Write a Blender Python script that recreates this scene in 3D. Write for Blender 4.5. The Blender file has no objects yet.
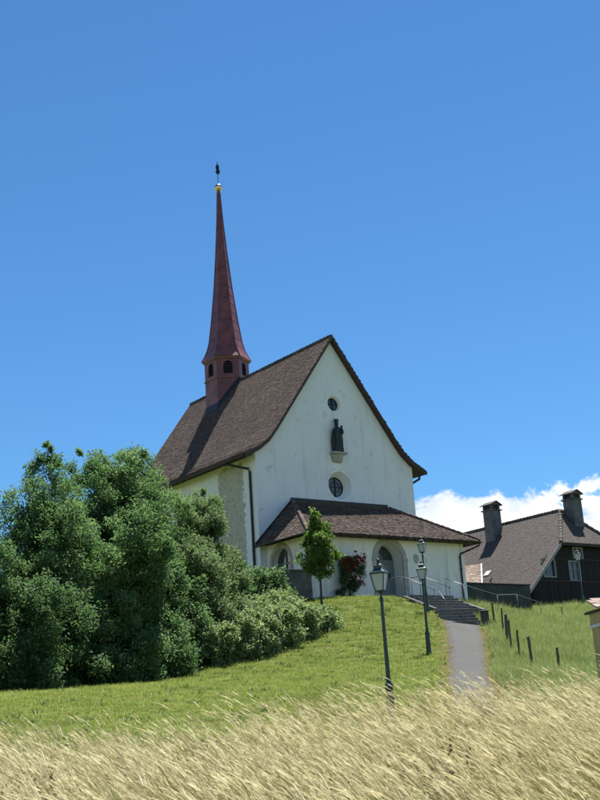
import bpy, bmesh, math, random
import numpy as np
from mathutils import Vector, Matrix
R = math.radians
scene = bpy.context.scene
col = scene.collection
rng = np.random.default_rng(7)
random.seed(7)

# ------------------------------------------------------------------ camera
cam_d = bpy.data.cameras.new('camera'); cam = bpy.data.objects.new('camera', cam_d); col.objects.link(cam)
CAM = Vector((-35.02, -50.99, -6.50))
cam.matrix_world = Matrix(((0.80888, -0.11119, -0.57736, CAM.x), (-0.58474, -0.25484, -0.77015, CAM.y),
                           (-0.0615, 0.96057, -0.27115, CAM.z), (0, 0, 0, 1)))
cam_d.sensor_fit = 'VERTICAL'; cam_d.sensor_height = 36.0; cam_d.lens = 36.0 * 1199.4 / 800
cam_d.clip_start = 0.3; cam_d.clip_end = 8000
scene.camera = cam
scene.render.resolution_x = 768; scene.render.resolution_y = 1024

# ------------------------------------------------------------------ light, sky, exposure
SUN_EL, SUN_AZ = R(69), R(29)           # azimuth measured from +X towards +Y
sdir = Vector((math.cos(SUN_EL) * math.cos(SUN_AZ), math.cos(SUN_EL) * math.sin(SUN_AZ), math.sin(SUN_EL)))
sun_d = bpy.data.lights.new('sun', 'SUN'); sun = bpy.data.objects.new('sun', sun_d); col.objects.link(sun)
sun_d.energy = 5.0; sun_d.angle = R(0.53); sun_d.color = (1.0, 0.95, 0.87)
sun.rotation_euler = sdir.to_track_quat('Z', 'Y').to_euler(); sun.location = (20, 20, 60)
world = bpy.data.worlds.new('World'); scene.world = world; world.use_nodes = True
wt = world.node_tree; wt.nodes.clear()
def wn(t, **k):
    n = wt.nodes.new(t)
    for a, b in k.items(): setattr(n, a, b)
    return n
sky = wn('ShaderNodeTexSky', sky_type='NISHITA', sun_disc=False)
sky.sun_elevation = SUN_EL; sky.sun_rotation = R(90) - SUN_AZ
sky.altitude = 700; sky.air_density = 1.1; sky.dust_density = 0.0; sky.ozone_density = 1.6
tc = wn('ShaderNodeTexCoord')
sep = wn('ShaderNodeSeparateXYZ'); wt.links.new(tc.outputs['Generated'], sep.inputs[0])
def noise_at(off, scale, detail, rough):
    m = wn('ShaderNodeMapping'); m.inputs['Location'].default_value = off; m.inputs['Scale'].default_value = (1, 1, 1.7)
    wt.links.new(tc.outputs['Generated'], m.inputs[0])
    n = wn('ShaderNodeTexNoise'); n.inputs['Scale'].default_value = scale; n.inputs['Detail'].default_value = detail
    n.inputs['Roughness'].default_value = rough; n.inputs['Distortion'].default_value = 0.25
    wt.links.new(m.outputs[0], n.inputs[0]); return n.outputs[0]
def wmath(op, a, b=None, c=None):
    n = wn('ShaderNodeMath', operation=op)
    for i, v in enumerate((a, b, c)):
        if v is None: continue
        if isinstance(v, (int, float)): n.inputs[i].default_value = v
        else: wt.links.new(v, n.inputs[i])
    return n.outputs[0]
def wrange(v, a, b, c, d, smooth=True):
    n = wn('ShaderNodeMapRange'); n.interpolation_type = 'SMOOTHSTEP' if smooth else 'LINEAR'
    for i, x in zip((1, 2, 3, 4), (a, b, c, d)): n.inputs[i].default_value = x
    wt.links.new(v, n.inputs[0]); return n.outputs[0]
CO = (0.37, 0.12, 0.05); BO = (-1.64, 3.245, 2.13)
n1 = noise_at(CO, 13, 9, 0.60)
n2 = noise_at((CO[0] - 0.012, CO[1] - 0.006, CO[2] - 0.04), 13, 6, 0.55)
bias = wrange(sep.outputs[2], 0.166, 0.230, 0.22, -0.22, False)
big = wrange(noise_at(BO, 1.9, 2, 0.5), 0.36, 0.58, -0.34, 0.0)      # banks of cloud with clear air between
dens = wmath('ADD', wmath('ADD', n1, bias), big)
mask = wrange(dens, 0.50, 0.58, 0.0, 1.0)
lit = wrange(wmath('SUBTRACT', n1, n2), -0.10, 0.10, 0.0, 1.0)
cm = wn('ShaderNodeMix', data_type='RGBA'); wt.links.new(lit, cm.inputs[0])
cm.inputs[6].default_value = (7.6, 8.3, 9.4, 1); cm.inputs[7].default_value = (11.6, 11.8, 12.0, 1)
mx = wn('ShaderNodeMix', data_type='RGBA'); wt.links.new(mask, mx.inputs[0])
tint = wn('ShaderNodeMix', data_type='RGBA', blend_type='MULTIPLY'); tint.inputs[0].default_value = 1.0; tint.inputs[7].default_value = (.50, .90, 1.20, 1)
wt.links.new(sky.outputs[0], tint.inputs[6]); wt.links.new(tint.outputs[2], mx.inputs[6]); wt.links.new(cm.outputs[2], mx.inputs[7])
bg = wn('ShaderNodeBackground'); bg.inputs[1].default_value = 0.052
wt.links.new(mx.outputs[2], bg.inputs[0])
wo = wn('ShaderNodeOutputWorld'); wt.links.new(bg.outputs[0], wo.inputs[0])
scene.view_settings.view_transform = 'Standard'; scene.view_settings.look = 'None'
scene.view_settings.exposure = 1.12; scene.view_settings.gamma = 1.0; scene.view_settings.use_curve_mapping = False
scene.render.engine = 'CYCLES'
scene.cycles.use_denoising = True
scene.cycles.max_bounces = 6; scene.cycles.diffuse_bounces = 3; scene.cycles.transparent_max_bounces = 6

# ------------------------------------------------------------------ materials
class NT:
    def __init__(s, name):
        s.m = bpy.data.materials.new(name); s.m.use_nodes = True; s.t = s.m.node_tree
        s.b = s.t.nodes['Principled BSDF']; s.out = s.t.nodes['Material Output']
    def n(s, t, **k):
        x = s.t.nodes.new(t)
        for a, b in k.items(): setattr(x, a, b)
        return x
    def l(s, a, b): s.t.links.new(a, b)
    def pos(s): return s.n('ShaderNodeNewGeometry').outputs['Position']
    def mapped(s, scale, loc=(0, 0, 0)):
        m = s.n('ShaderNodeMapping'); m.inputs['Scale'].default_value = scale; m.inputs['Location'].default_value = loc
        s.l(s.pos(), m.inputs[0]); return m.outputs[0]
    def noise(s, scale, detail=5, rough=.55, vec=None, dist=0):
        x = s.n('ShaderNodeTexNoise'); x.inputs['Scale'].default_value = scale; x.inputs['Detail'].default_value = detail
        x.inputs['Roughness'].default_value = rough; x.inputs['Distortion'].default_value = dist
        s.l(vec if vec is not None else s.pos(), x.inputs[0]); return x.outputs[0]
    def attr(s, name): return s.n('ShaderNodeAttribute', attribute_name=name).outputs['Fac']
    def math(s, op, a, b=0.0, clamp=False):
        x = s.n('ShaderNodeMath', operation=op); x.use_clamp = clamp
        for i, v in enumerate((a, b)):
            if isinstance(v, (int, float)): x.inputs[i].default_value = v
            else: s.l(v, x.inputs[i])
        return x.outputs[0]
    def rng(s, v, a, b, c=0., d=1.):
        x = s.n('ShaderNodeMapRange'); x.interpolation_type = 'SMOOTHSTEP'
        for i, q in zip((1, 2, 3, 4), (a, b, c, d)): x.inputs[i].default_value = q
        s.l(v, x.inputs[0]); return x.outputs[0]
    def ramp(s, v, stops):
        x = s.n('ShaderNodeValToRGB'); e = x.color_ramp.elements
        while len(e) < len(stops): e.new(0.5)
        for q, (p, c) in zip(e, stops): q.position = p; q.color = (*c, 1)
        s.l(v, x.inputs[0]); return x.outputs[0]
    def mix(s, f, a, b, mode='MIX'):
        x = s.n('ShaderNodeMix', data_type='RGBA', blend_type=mode)
        for i, v in ((0, f), (6, a), (7, b)):
            if isinstance(v, (int, float)): x.inputs[i].default_value = v
            elif isinstance(v, tuple): x.inputs[i].default_value = (*v, 1)
            else: s.l(v, x.inputs[i])
        return x.outputs[2]
    def bump(s, h, strength=.3, dist=.02):
        x = s.n('ShaderNodeBump'); x.inputs['Strength'].default_value = strength; x.inputs['Distance'].default_value = dist
        s.l(h, x.inputs['Height']); s.l(x.outputs[0], s.b.inputs['Normal'])
    def set(s, color=None, rough=.7, metal=0., spec=.5):
        if color is not None:
            if isinstance(color, tuple): s.b.inputs['Base Color'].default_value = (*color, 1)
            else: s.l(color, s.b.inputs['Base Color'])
        s.b.inputs['Roughness'].default_value = rough; s.b.inputs['Metallic'].default_value = metal
        s.b.inputs['Specular IOR Level'].default_value = spec
        return s.m
M = {}
def simple(name, c, rough=.6, metal=0., var=.15, scale=6., spec=.5, bump=.0):
    t = NT(name); n = t.noise(scale, 6)
    c2 = tuple(x * (1 - var) for x in c); c1 = tuple(min(1, x * (1 + var)) for x in c)
    t.set(t.ramp(n, [(.3, c2), (.7, c1)]), rough, metal, spec)
    if bump: t.bump(t.noise(scale * 6, 4), bump, .01)
    M[name] = t.m; return t.m
# plaster: off-white, weathered: grey blotches, run marks below eaves, small cracks
def plaster(name, base, patch=False):
    t = NT(name)
    big = t.noise(.35, 5, .6); mid = t.noise(1.7, 7, .65, dist=.4); streak = t.noise(1.0, 6, .6, t.mapped((2.6, 2.6, .22)))
    fine = t.noise(14, 4, .6)
    c = t.mix(t.rng(big, .45, .72, 0, .5), base, tuple(x * y for x, y in zip(base, (.86, .86, .84))))
    c = t.mix(t.rng(streak, .52, .76, 0, .55), c, (.46, .45, .42))
    c = t.mix(t.rng(mid, .57, .72, 0, .55), c, (.40, .40, .38))
    c = t.mix(t.rng(fine, .6, .8, 0, .18), c, (.35, .35, .33))
    c = t.mix(t.rng(t.noise(.8, 8, .75, dist=1.2), .60, .68, 0, .40), c, (.34, .35, .36))
    if patch:   # area of the side wall where the outer coat has come off, with a ragged edge
        s = t.n('ShaderNodeSeparateXYZ'); t.l(t.pos(), s.inputs[0])
        w = t.math('MULTIPLY', t.math('SUBTRACT', t.noise(2.6, 4, .6), .5), 1.1)
        y = t.math('ADD', s.outputs[1], w); z = t.math('ADD', s.outputs[2], w)
        k = t.math('MULTIPLY', t.rng(y, 1.18, 1.26), t.rng(y, 3.75, 3.65))
        k = t.math('MULTIPLY', k, t.rng(z, 7.95, 7.85))
        x0 = t.math('LESS_THAN', s.outputs[0], .02)
        k = t.math('MULTIPLY', k, x0)
        pc = t.ramp(t.noise(2.2, 7, .65), [(.3, (.30, .275, .21)), (.5, (.46, .43, .34)), (.62, (.36, .34, .27)), (.75, (.24, .225, .185))])
        c = t.mix(t.math('MULTIPLY', k, .95), c, pc)
    t.set(c, .92, 0, .25); t.bump(t.noise(9, 8, .7), .35, .03); M[name] = t.m
plaster('plaster', (.76, .765, .775), True); plaster('plaster_portico', (.78, .765, .73))
plaster('plaster_reveal', (.82, .815, .80))
def tiles(name, stops, lich, lcol, lichsc=3.0):
    t = NT(name); v = t.attr('var'); n = t.noise(.5, 5, .6)
    f = t.math('ADD', t.math('MULTIPLY', v, .55), t.math('MULTIPLY', n, .45))
    c = t.ramp(f, stops)
    c = t.mix(t.math('MULTIPLY', t.rng(t.noise(1.1, 6, .65), .52, .7), .45), c, (.07, .06, .05))
    l = t.math('MULTIPLY', t.rng(t.noise(lichsc, 6, .7), .58, .70), lich)
    c = t.mix(l, c, lcol)
    t.set(c, .85, 0, .3); t.bump(t.noise(25, 4), .4, .01); M[name] = t.m
tiles('tile_church', [(.12, (.036, .027, .025)), (.45, (.078, .054, .046)), (.72, (.120, .082, .066)), (.93, (.21, .155, .125))], .5, (.20, .185, .155))
tiles('tile_house', [(.12, (.054, .046, .043)), (.45, (.078, .066, .060)), (.72, (.094, .080, .072)), (.95, (.125, .108, .098))], .35, (.14, .13, .115))
tiles('tile_annex', [(.12, (.20, .15, .115)), (.45, (.30, .23, .18)), (.9, (.38, .31, .25))], .4, (.40, .37, .31))
tiles('tile_shrine', [(.1, (.12, .085, .07)), (.5, (.24, .175, .145)), (.9, (.38, .32, .28))], .8, (.50, .48, .44), 9)
simple('copper_red', (.165, .046, .043), .45, 0, .4, 1.6, .5, .2)
simple('copper_trim', (.17, .085, .08), .6, 0, .2, 3)
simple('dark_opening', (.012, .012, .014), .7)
simple('louver', (.045, .038, .036), .7)
simple('gold', (.74, .58, .32), .25, 1.0, .12, 8)
simple('dark_iron', (.018, .022, .028), .45, .4, .2, 5)
simple('lamp_green', (.020, .042, .040), .38, .3, .25, 9, .6)
simple('bronze', (.030, .034, .032), .5, .6, .45, 9)
simple('stone', (.36, .34, .30), .85, 0, .2, 4, .3, .4)
simple('stone_step', (.105, .105, .102), .9, 0, .3, 5, .3, .5)
simple('stone_grey', (.105, .107, .104), .9, 0, .35, 2.5, .3, .6)
simple('wood_dark', (.045, .030, .022), .75, 0, .3, 5, .3)
simple('rafter', (.060, .036, .032), .8, 0, .25, 6)
simple('door_paint', (.13, .17, .18), .5, 0, .15, 3)
simple('frame_grey', (.24, .24, .235), .6, 0, .12, 7)
simple('frame_white', (.62, .62, .60), .6, 0, .1, 7)
simple('zinc', (.030, .027, .030), .5, .4, .2, 4)
simple('steel', (.16, .165, .17), .5, .6, .15, 9)
simple('chimney_plaster', (.12, .125, .13), .9, 0, .3, 2.2, .3, .4)
simple('wall_green', (.042, .052, .046), .85, 0, .35, 1.2, .3, .3)
simple('ochre', (.42, .32, .155), .9, 0, .18, 3, .3, .3)
simple('bark', (.085, .065, .048), .9, 0, .4, 7, .3, .8)
simple('post_wood', (.105, .088, .068), .9, 0, .4, 9, .3, .7)
simple('bin_plastic', (.02, .024, .024), .5, 0, .2, 4)
simple('mortar', (.5, .48, .44), .9)
def glass(name, c, rough=.08):
    t = NT(name); t.set(t.ramp(t.noise(2.5, 3), [(.3, tuple(x * .7 for x in c)), (.7, c)]), rough, 0, .8); M[name] = t.m
glass('glass_dark', (.018, .026, .034), .2); glass('glass_fan', (.03, .045, .055))
t = NT('lamp_glass'); t.set(t.ramp(t.noise(6, 3), [(.3, (.50, .52, .52)), (.7, (.66, .68, .68))]), .35, 0, .5)
t.b.inputs['Transmission Weight'].default_value = .35; M['lamp_glass'] = t.m
# boarded gable: boards run upright, every board a slightly different brown-black
t = NT('timber'); s = t.n('ShaderNodeSeparateXYZ'); t.l(t.pos(), s.inputs[0])
g = t.noise(1, 6, .6, t.mapped((9, 9, .5)))
t.set(t.ramp(g, [(.25, (.009, .009, .009)), (.5, (.017, .015, .014)), (.8, (.030, .026, .023))]), .8, 0, .3)
t.bump(g, .4, .02); M['timber'] = t.m
# asphalt
t = NT('asphalt'); n = t.noise(60, 5, .7); b = t.noise(.8, 5, .6)
c = t.mix(t.rng(b, .4, .7), t.ramp(n, [(.3, (.040, .041, .041)), (.7, (.085, .085, .084))]), (.072, .074, .067))
c = t.mix(t.rng(t.noise(1.6, 7, .7, dist=.8), .56, .66, 0, .6), c, (.040, .040, .040)); c = t.mix(t.rng(t.noise(22, 3, .5), .66, .72, 0, .7), c, (.17, .165, .15))
c = t.mix(t.rng(t.noise(.9, 6, .7), .60, .75, 0, .5), c, (.13, .12, .095))
t.set(c, .9, 0, .3); t.bump(n, .6, .01); M['asphalt'] = t.m
# soil + thatch of the meadow
t = NT('ground'); a = t.noise(.22, 6, .6); b = t.noise(2.4, 7, .65); f = t.noise(24, 5, .6)
c = t.ramp(t.math('ADD', t.math('MULTIPLY', a, .5), t.math('MULTIPLY', b, .5)), [(.32, (.065, .095, .022)), (.52, (.115, .145, .040)), (.68, (.19, .19, .075))])
c = t.mix(t.rng(f, .4, .7, 0, .5), c, (.05, .075, .015))
t.set(c, 1., 0, .1); t.bump(f, .8, .04); M['ground'] = t.m
def blade(name, lo, mid, hi, transl=.35, rough=.55, patch=None, sc=.35):
    t = NT(name); v = t.attr('var'); n = t.noise(sc, 5, .6)
    f = t.math('ADD', t.math('MULTIPLY', v, .55), t.math('MULTIPLY', n, .45))
    e_ = .17 if name in ('dry_stem', 'seed_head', 'dry_green') else .3
    c = t.ramp(f, [(.5 - e_, lo), (.5, mid), (.5 + e_, hi)])
    if patch: c = t.mix(t.rng(t.noise(.9, 6, .65), .56, .70, 0, patch[1]), c, patch[0])
    if name in ('lawn_blade', 'meadow_blade'): c = t.mix(t.rng(t.noise(.55, 6, .7, t.mapped((1, 1, 1), (7, 3, 1)), .6), .54, .66, 0, .55), c, (.075, .135, .028))
    t.set(c, rough, 0, .22)
    tr = t.n('ShaderNodeBsdfTranslucent'); t.l(t.mix(.55, c, (1, .95, .5), 'MULTIPLY'), tr.inputs[0])
    if name.startswith('leaf'): tr.inputs[0].default_value = (1, 1, 1, 1); t.l(t.mix(1., c, (1.35, 1.5, 1.1), 'MULTIPLY'), tr.inputs[0]); transl = .36 if name in ('leaf_olive', 'leaf_pale') else .46
    ms = t.n('ShaderNodeMixShader'); ms.inputs[0].default_value = transl
    t.l(t.b.outputs[0], ms.inputs[1]); t.l(tr.outputs[0], ms.inputs[2]); t.l(ms.outputs[0], t.out.inputs[0]); M[name] = t.m
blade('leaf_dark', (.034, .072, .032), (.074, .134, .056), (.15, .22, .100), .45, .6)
blade('leaf_mid', (.042, .088, .036), (.096, .166, .068), (.20, .28, .130), .45, .6)
blade('leaf_olive', (.066, .108, .050), (.132, .192, .088), (.25, .315, .165), .45, .6)
blade('leaf_pale', (.098, .142, .056), (.188, .248, .105), (.36, .41, .23), .42, .55)
blade('leaf_bright', (.050, .100, .022), (.112, .180, .042), (.25, .32, .10), .48, .55)
blade('petal', (.12, .008, .018), (.22, .018, .035), (.34, .06, .08), .2, .6)
blade('lawn_blade', (.130, .200, .036), (.235, .310, .066), (.37, .40, .125), .38, .6, ((.36, .33, .14), .6))
blade('weed_leaf', (.030, .070, .014), (.050, .105, .020), (.080, .140, .030), .3, .5)
blade('meadow_blade', (.115, .180, .050), (.205, .270, .090), (.37, .40, .19), .35, .6, ((.36, .35, .18), .45))
blade('dry_stem', (.19, .20, .070), (.36, .345, .16), (.56, .51, .30), .40, .6, None, 1.1)
blade('seed_head', (.30, .25, .135), (.60, .53, .35), (.90, .84, .66), .50, .6, None, 1.1)
blade('dry_green', (.070, .105, .020), (.17, .20, .048), (.36, .35, .12), .45, .6, None, 1.1)
blade('dock_brown', (.05, .028, .014), (.09, .05, .022), (.13, .08, .03), .1, .8)
blade('dry_edge', (.30, .24, .11), (.38, .30, .15), (.46, .38, .20), .3, .7)

# ------------------------------------------------------------------ mesh helpers
class MB:
    def __init__(s): s.v = []; s.f = []; s.var = []
    def add(s, vs, fs, var=None):
        o = len(s.v); s.v += [tuple(x) for x in vs]; s.f += [tuple(i + o for i in f) for f in fs]
        s.var += [random.random() if var is None else var] * len(fs); return s
    def box(s, x0, x1, y0, y1, z0, z1, rz=0, piv=None):
        vs = [(x, y, z) for z in (z0, z1) for y in (y0, y1) for x in (x0, x1)]
        if rz:
            px, py = piv if piv else ((x0 + x1) / 2, (y0 + y1) / 2); c, q = math.cos(rz), math.sin(rz)
            vs = [(px + (x - px) * c - (y - py) * q, py + (x - px) * q + (y - py) * c, z) for x, y, z in vs]
        return s.add(vs, [(0, 2, 3, 1), (4, 5, 7, 6), (0, 1, 5, 4), (2, 6, 7, 3), (0, 4, 6, 2), (1, 3, 7, 5)])
    def slab(s, loop, d):           # closed solid: polygon loop extruded by vector d
        n = len(loop); a = [Vector(p) for p in loop]; b = [p + Vector(d) for p in a]
        return s.add(a + b, [tuple(range(n))[::-1], tuple(range(n, 2 * n))] + [(i, (i + 1) % n, n + (i + 1) % n, n + i) for i in range(n)])
    def tube(s, pts, rad, n=8, cap=True):
        pts = [Vector(p) for p in pts]; rad = rad if isinstance(rad, (list, tuple)) else [rad] * len(pts)
        vs = []; fs = []
        for i, p in enumerate(pts):
            d = (pts[min(i + 1, len(pts) - 1)] - pts[max(i - 1, 0)]).normalized()
            a = d.orthogonal().normalized() if abs(d.z) < .9 else d.cross(Vector((0, 1, 0))).normalized()
            b = d.cross(a)
            vs += [p + (a * math.cos(k * 2 * math.pi / n) + b * math.sin(k * 2 * math.pi / n)) * rad[i] for k in range(n)]
        for i in range(len(pts) - 1):
            fs += [(i * n + k, i * n + (k + 1) % n, (i + 1) * n + (k + 1) % n, (i + 1) * n + k) for k in range(n)]
        if cap: fs += [tuple(range(n))[::-1], tuple(range((len(pts) - 1) * n, len(pts) * n))]
        return s.add(vs, fs)
    def lathe(s, prof, n=16, c=(0, 0), ph=0., sx=1., sy=1.):      # prof: (radius, z)
        vs = [(c[0] + r * sx * math.cos(ph + k * 2 * math.pi / n), c[1] + r * sy * math.sin(ph + k * 2 * math.pi / n), z) for r, z in prof for k in range(n)]
        fs = [(i * n + k, i * n + (k + 1) % n, (i + 1) * n + (k + 1) % n, (i + 1) * n + k) for i in range(len(prof) - 1) for k in range(n)]
        fs += [tuple(range(n))[::-1], tuple(range((len(prof) - 1) * n, len(prof) * n))]
        return s.add(vs, fs)
    def sphere(s, c, r, n=14, m=8, sz=1.):
        pr = [(r * math.sin(math.pi * (i + .02) / (m + .04)), -r * sz * math.cos(math.pi * (i + .02) / (m + .04)) + c[2]) for i in range(m + 1)]
        return s.lathe(pr, n, (c[0], c[1]))
    def sheet(s, outer, holes=()):   # flat polygon with holes
        bm = bmesh.new(); es = []
        for lp in [outer] + list(holes):
            vv = [bm.verts.new(p) for p in lp]; es += [bm.edges.new((vv[i], vv[(i + 1) % len(vv)])) for i in range(len(vv))]
        bmesh.ops.triangle_fill(bm, use_beauty=True, use_dissolve=False, edges=es)
        bm.verts.index_update()
        vs = [v.co.copy() for v in bm.verts]; fs = [tuple(v.index for v in f.verts) for f in bm.faces]; bm.free()
        return s.add(vs, fs)
    def bridge(s, l1, l2):           # strip between two loops of equal length
        n = len(l1)
        return s.add(list(l1) + list(l2), [(i, (i + 1) % n, n + (i + 1) % n, n + i) for i in range(n)])
    def build(s, name, mat, parent=None, smooth=False, bevel=0., kind=None, normals=True, at=None):
        me = bpy.data.meshes.new(name); me.from_pydata(s.v, [], s.f)
        a = me.attributes.new('var', 'FLOAT', 'FACE'); a.data.foreach_set('value', np.array(s.var, dtype=np.float32))
        if normals:
            bm = bmesh.new(); bm.from_mesh(me); bmesh.ops.recalc_face_normals(bm, faces=bm.faces); bm.to_mesh(me); bm.free()
        if smooth: me.polygons.foreach_set('use_smooth', [True] * len(me.polygons))
        return link(name, me, mat, parent, bevel, kind, at)
def link(name, me, mat, parent=None, bevel=0., kind=None, at=None):
    if mat is not None:
        for m in (mat if isinstance(mat, list) else [mat]): me.materials.append(M[m])
    o = bpy.data.objects.new(name, me); col.objects.link(o)
    if parent is not None:
        o.parent = parent
        if at is None:
            w = Vector()
            q = parent
            while q is not None: w += q.location; q = q.parent
            if w.length: me.transform(Matrix.Translation(-w))
    if at is not None: o.location = at
    if bevel:
        b = o.modifiers.new('bevel', 'BEVEL'); b.width = bevel; b.segments = 2; b.limit_method = 'ANGLE'
    if kind: o['kind'] = kind
    return o
def tag(o, label, cat, group=None):
    o['label'] = label; o['category'] = cat
    if group: o['group'] = group
    return o
def thing(name, loc, label, cat, group=None):
    o = bpy.data.objects.new(name, None); col.objects.link(o); o.location = loc; o.empty_display_size = .3
    return tag(o, label, cat, group)
def copy_tree(o, parent=None):
    c = o.copy(); col.objects.link(c)
    if parent is not None: c.parent = parent
    for ch in list(o.children): copy_tree(ch, c)
    return c
def circ(c, r, n=32, y=None, x=None, sz=1.):
    if y is not None: return [(c[0] + r * math.cos(2 * math.pi * k / n), y, c[1] + r * sz * math.sin(2 * math.pi * k / n)) for k in range(n)]
    return [(x, c[0] + r * math.cos(2 * math.pi * k / n), c[1] + r * sz * math.sin(2 * math.pi * k / n)) for k in range(n)]
def arch(c, r, z0, zs, n=14):        # 2-D outline: upright sides to the spring line zs, then a half circle
    return [(c - r, z0)] + [(c - r * math.cos(math.pi * k / n), zs + r * math.sin(math.pi * k / n)) for k in range(n + 1)] + [(c + r, z0)]

# ------------------------------------------------------------------ terrain
ctrl = np.array([
 (-35, -51, -8.1), (3.0, -6.6, -.22), (2.2, -5.6, -.15), (3.1, -7.8, -.75), (-14.5, -27.0, -5.75), (-33.5, -49, -7.95), (-26.6, -39.8, -6.95), (-30, -37, -6.95), (-22, -43, -6.8), (-16.3, -28.8, -6.3), (-4.2, -16.8, -3.80), (3.4, -8.9, -1.25),
 (-12.1, -27.3, -5.52), (-2.5, -17.1, -3.66), (3.5, -10.9, -2.03), (1.0, -13.4, -2.75), (.4, -5, -.12), (3.5, -4.4, -.10), (10, -4.6, -.35), (-1.7, -7.2, -.90),
 (-18.1, -14.7, -4.55), (-11.5, -11.4, -3.7), (-5.8, -12.9, -2.84), (-7.0, -14.5, -3.37), (-3.1, -7.4, -1.15), (-5.8, -9.2, -1.95),
 (-23.6, -23.2, -5.46), (-19, -22.1, -5.27), (-20.6, -18, -4.8), (5.1, -11.2, -2.05), (1.8, -15, -2.93), (-.6, -17.5, -3.5), (-3.6, -20.9, -4.37), (-5.5, -23.3, -4.95),
 (-6, -24.9, -5.1), (15.8, -5.8, -1.26), (18.7, -3, -.71), (15.2, -8.2, -1.68), (1.7, -20, -4.14), (7.6, -14.6, -3.07), (12.5, -5.1, -.85), (9, -8.5, -1.6),
 (-18.4, -36.6, -6.25), (-12, -36, -6.0), (-4, -32, -5.8), (20, 0, -.2), (27, 3.5, .6), (38, 4, .8), (30, 20, 1.0), (20, 14, .3), (-1, 0, -.3), (-1, 16, -.8), (12, 16, 0), (12, 1, -.4),
 (-8, 0, -2.2), (-18, -4, -3.8), (-28, -12, -5.0), (-10, 18, -2.5), (-36, -28, -6.4), (-42, -44, -7.7), (-28, -58, -8.3), (22, -22, -3.6), (10, -34, -5.6)], float)
TC = np.array((-6., -18.))
def _k(r2): return np.where(r2 > 1e-9, .5 * r2 * np.log(np.maximum(r2, 1e-9)), 0.)
_n = len(ctrl); _A = np.zeros((_n + 3, _n + 3))
_d = ((ctrl[:, None, :2] - ctrl[None, :, :2]) ** 2).sum(-1); _A[:_n, :_n] = _k(_d) + np.eye(_n) * 1.0
_A[:_n, _n] = 1; _A[:_n, _n + 1:] = ctrl[:, :2]; _A[_n:, :_n] = _A[:_n, _n:].T
_w = np.linalg.solve(_A, np.concatenate([ctrl[:, 2], np.zeros(3)]))
def Hs(xy):
    xy = np.atleast_2d(np.asarray(xy, float)); d = xy - TC; r = np.hypot(d[:, 0], d[:, 1])
    k = np.where(r > 50, (50 + 12 * np.tanh((r - 50) / 30)) / np.maximum(r, 1e-6), 1.)
    q = TC + d * k[:, None]
    z = np.empty(len(q))
    for i in range(0, len(q), 20000):
        s = q[i:i + 20000]
        z[i:i + 20000] = _k(((s[:, None] - ctrl[None, :, :2]) ** 2).sum(-1)) @ _w[:_n] + _w[_n] + s @ _w[_n + 1:]
    t = np.clip((r - 70) / 250, 0, 1); t = t * t * (3 - 2 * t)
    return z * (1 - t) - 9.0 * t
def H(x, y): return float(Hs([(x, y)])[0])
ax = np.concatenate([-np.geomspace(3000, 66, 26), np.arange(-64, 65, 1.0), np.geomspace(66, 3000, 26)])
gx, gy = np.meshgrid(ax + TC[0], ax + TC[1]); gxy = np.stack([gx.ravel(), gy.ravel()], 1); gz = Hs(gxy)
N = len(ax); me = bpy.data.meshes.new('ground'); idx = np.arange(N * N).reshape(N, N)
fc = np.stack([idx[:-1, :-1], idx[:-1, 1:], idx[1:, 1:], idx[1:, :-1]], -1).reshape(-1, 4)
me.from_pydata(np.column_stack([gxy, gz]).tolist(), [], fc.tolist()); me.polygons.foreach_set('use_smooth', [True] * len(me.polygons))
link('ground', me, 'ground', kind='structure')

# asphalt path climbing from the meadow to the foot of the steps
PATH = [(-20.5, -36.8, .55), (-16.5, -32.3, .55), (-12.15, -27.25, .56), (-7.4, -22.2, .62), (-2.47, -17.1, .68), (.6, -13.9, .72), (2.4, -11.95, .76), (3.66, -10.5, .78)]
def path_samples(n=160):
    p = np.array(PATH); t = np.linspace(0, len(p) - 1, n); i = np.clip(t.astype(int), 0, len(p) - 2); f = (t - i)[:, None]
    p0, p1, p2, p3 = p[np.maximum(i - 1, 0)], p[i], p[i + 1], p[np.minimum(i + 2, len(p) - 1)]
    return .5 * (2 * p1 + (p2 - p0) * f + (2 * p0 - 5 * p1 + 4 * p2 - p3) * f ** 2 + (3 * p1 - p0 - 3 * p2 + p3) * f ** 3)
PS = path_samples()
tg = np.gradient(PS[:, :2], axis=0); tg /= np.linalg.norm(tg, axis=1)[:, None]; nr = np.stack([tg[:, 1], -tg[:, 0]], 1)
rows = []
wob = 1 + .05 * np.sin(np.arange(len(PS)) * .9) * np.sin(np.arange(len(PS)) * .37)
for fr, dz in ((-1.08, -.06), (-1, .028), (-.5, .045), (0, .05), (.5, .045), (1, .028), (1.08, -.06)):
    q = PS[:, :2] + nr * (PS[:, 2] * fr * (wob if abs(fr) >= 1 else 1))[:, None]; rows.append(np.column_stack([q, Hs(q) + dz]))
rows = np.stack(rows, 1); nn, mm = rows.shape[:2]; ii = np.arange(nn * mm).reshape(nn, mm)
me = bpy.data.meshes.new('path'); me.from_pydata(rows.reshape(-1, 3).tolist(), [], np.stack([ii[:-1, :-1], ii[1:, :-1], ii[1:, 1:], ii[:-1, 1:]], -1).reshape(-1, 4).tolist())
me.polygons.foreach_set('use_smooth', [True] * len(me.polygons)); link('path', me, 'asphalt', kind='structure')
def path_dist(xy):
    d = np.full(len(xy), 1e9)
    for i in range(0, len(xy), 20000):
        s = xy[i:i + 20000]; q = np.sqrt(((s[:, None] - PS[None, :, :2]) ** 2).sum(-1)); j = q.argmin(1)
        d[i:i + 20000] = q[np.arange(len(s)), j] - PS[j, 2]
    return d

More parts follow.
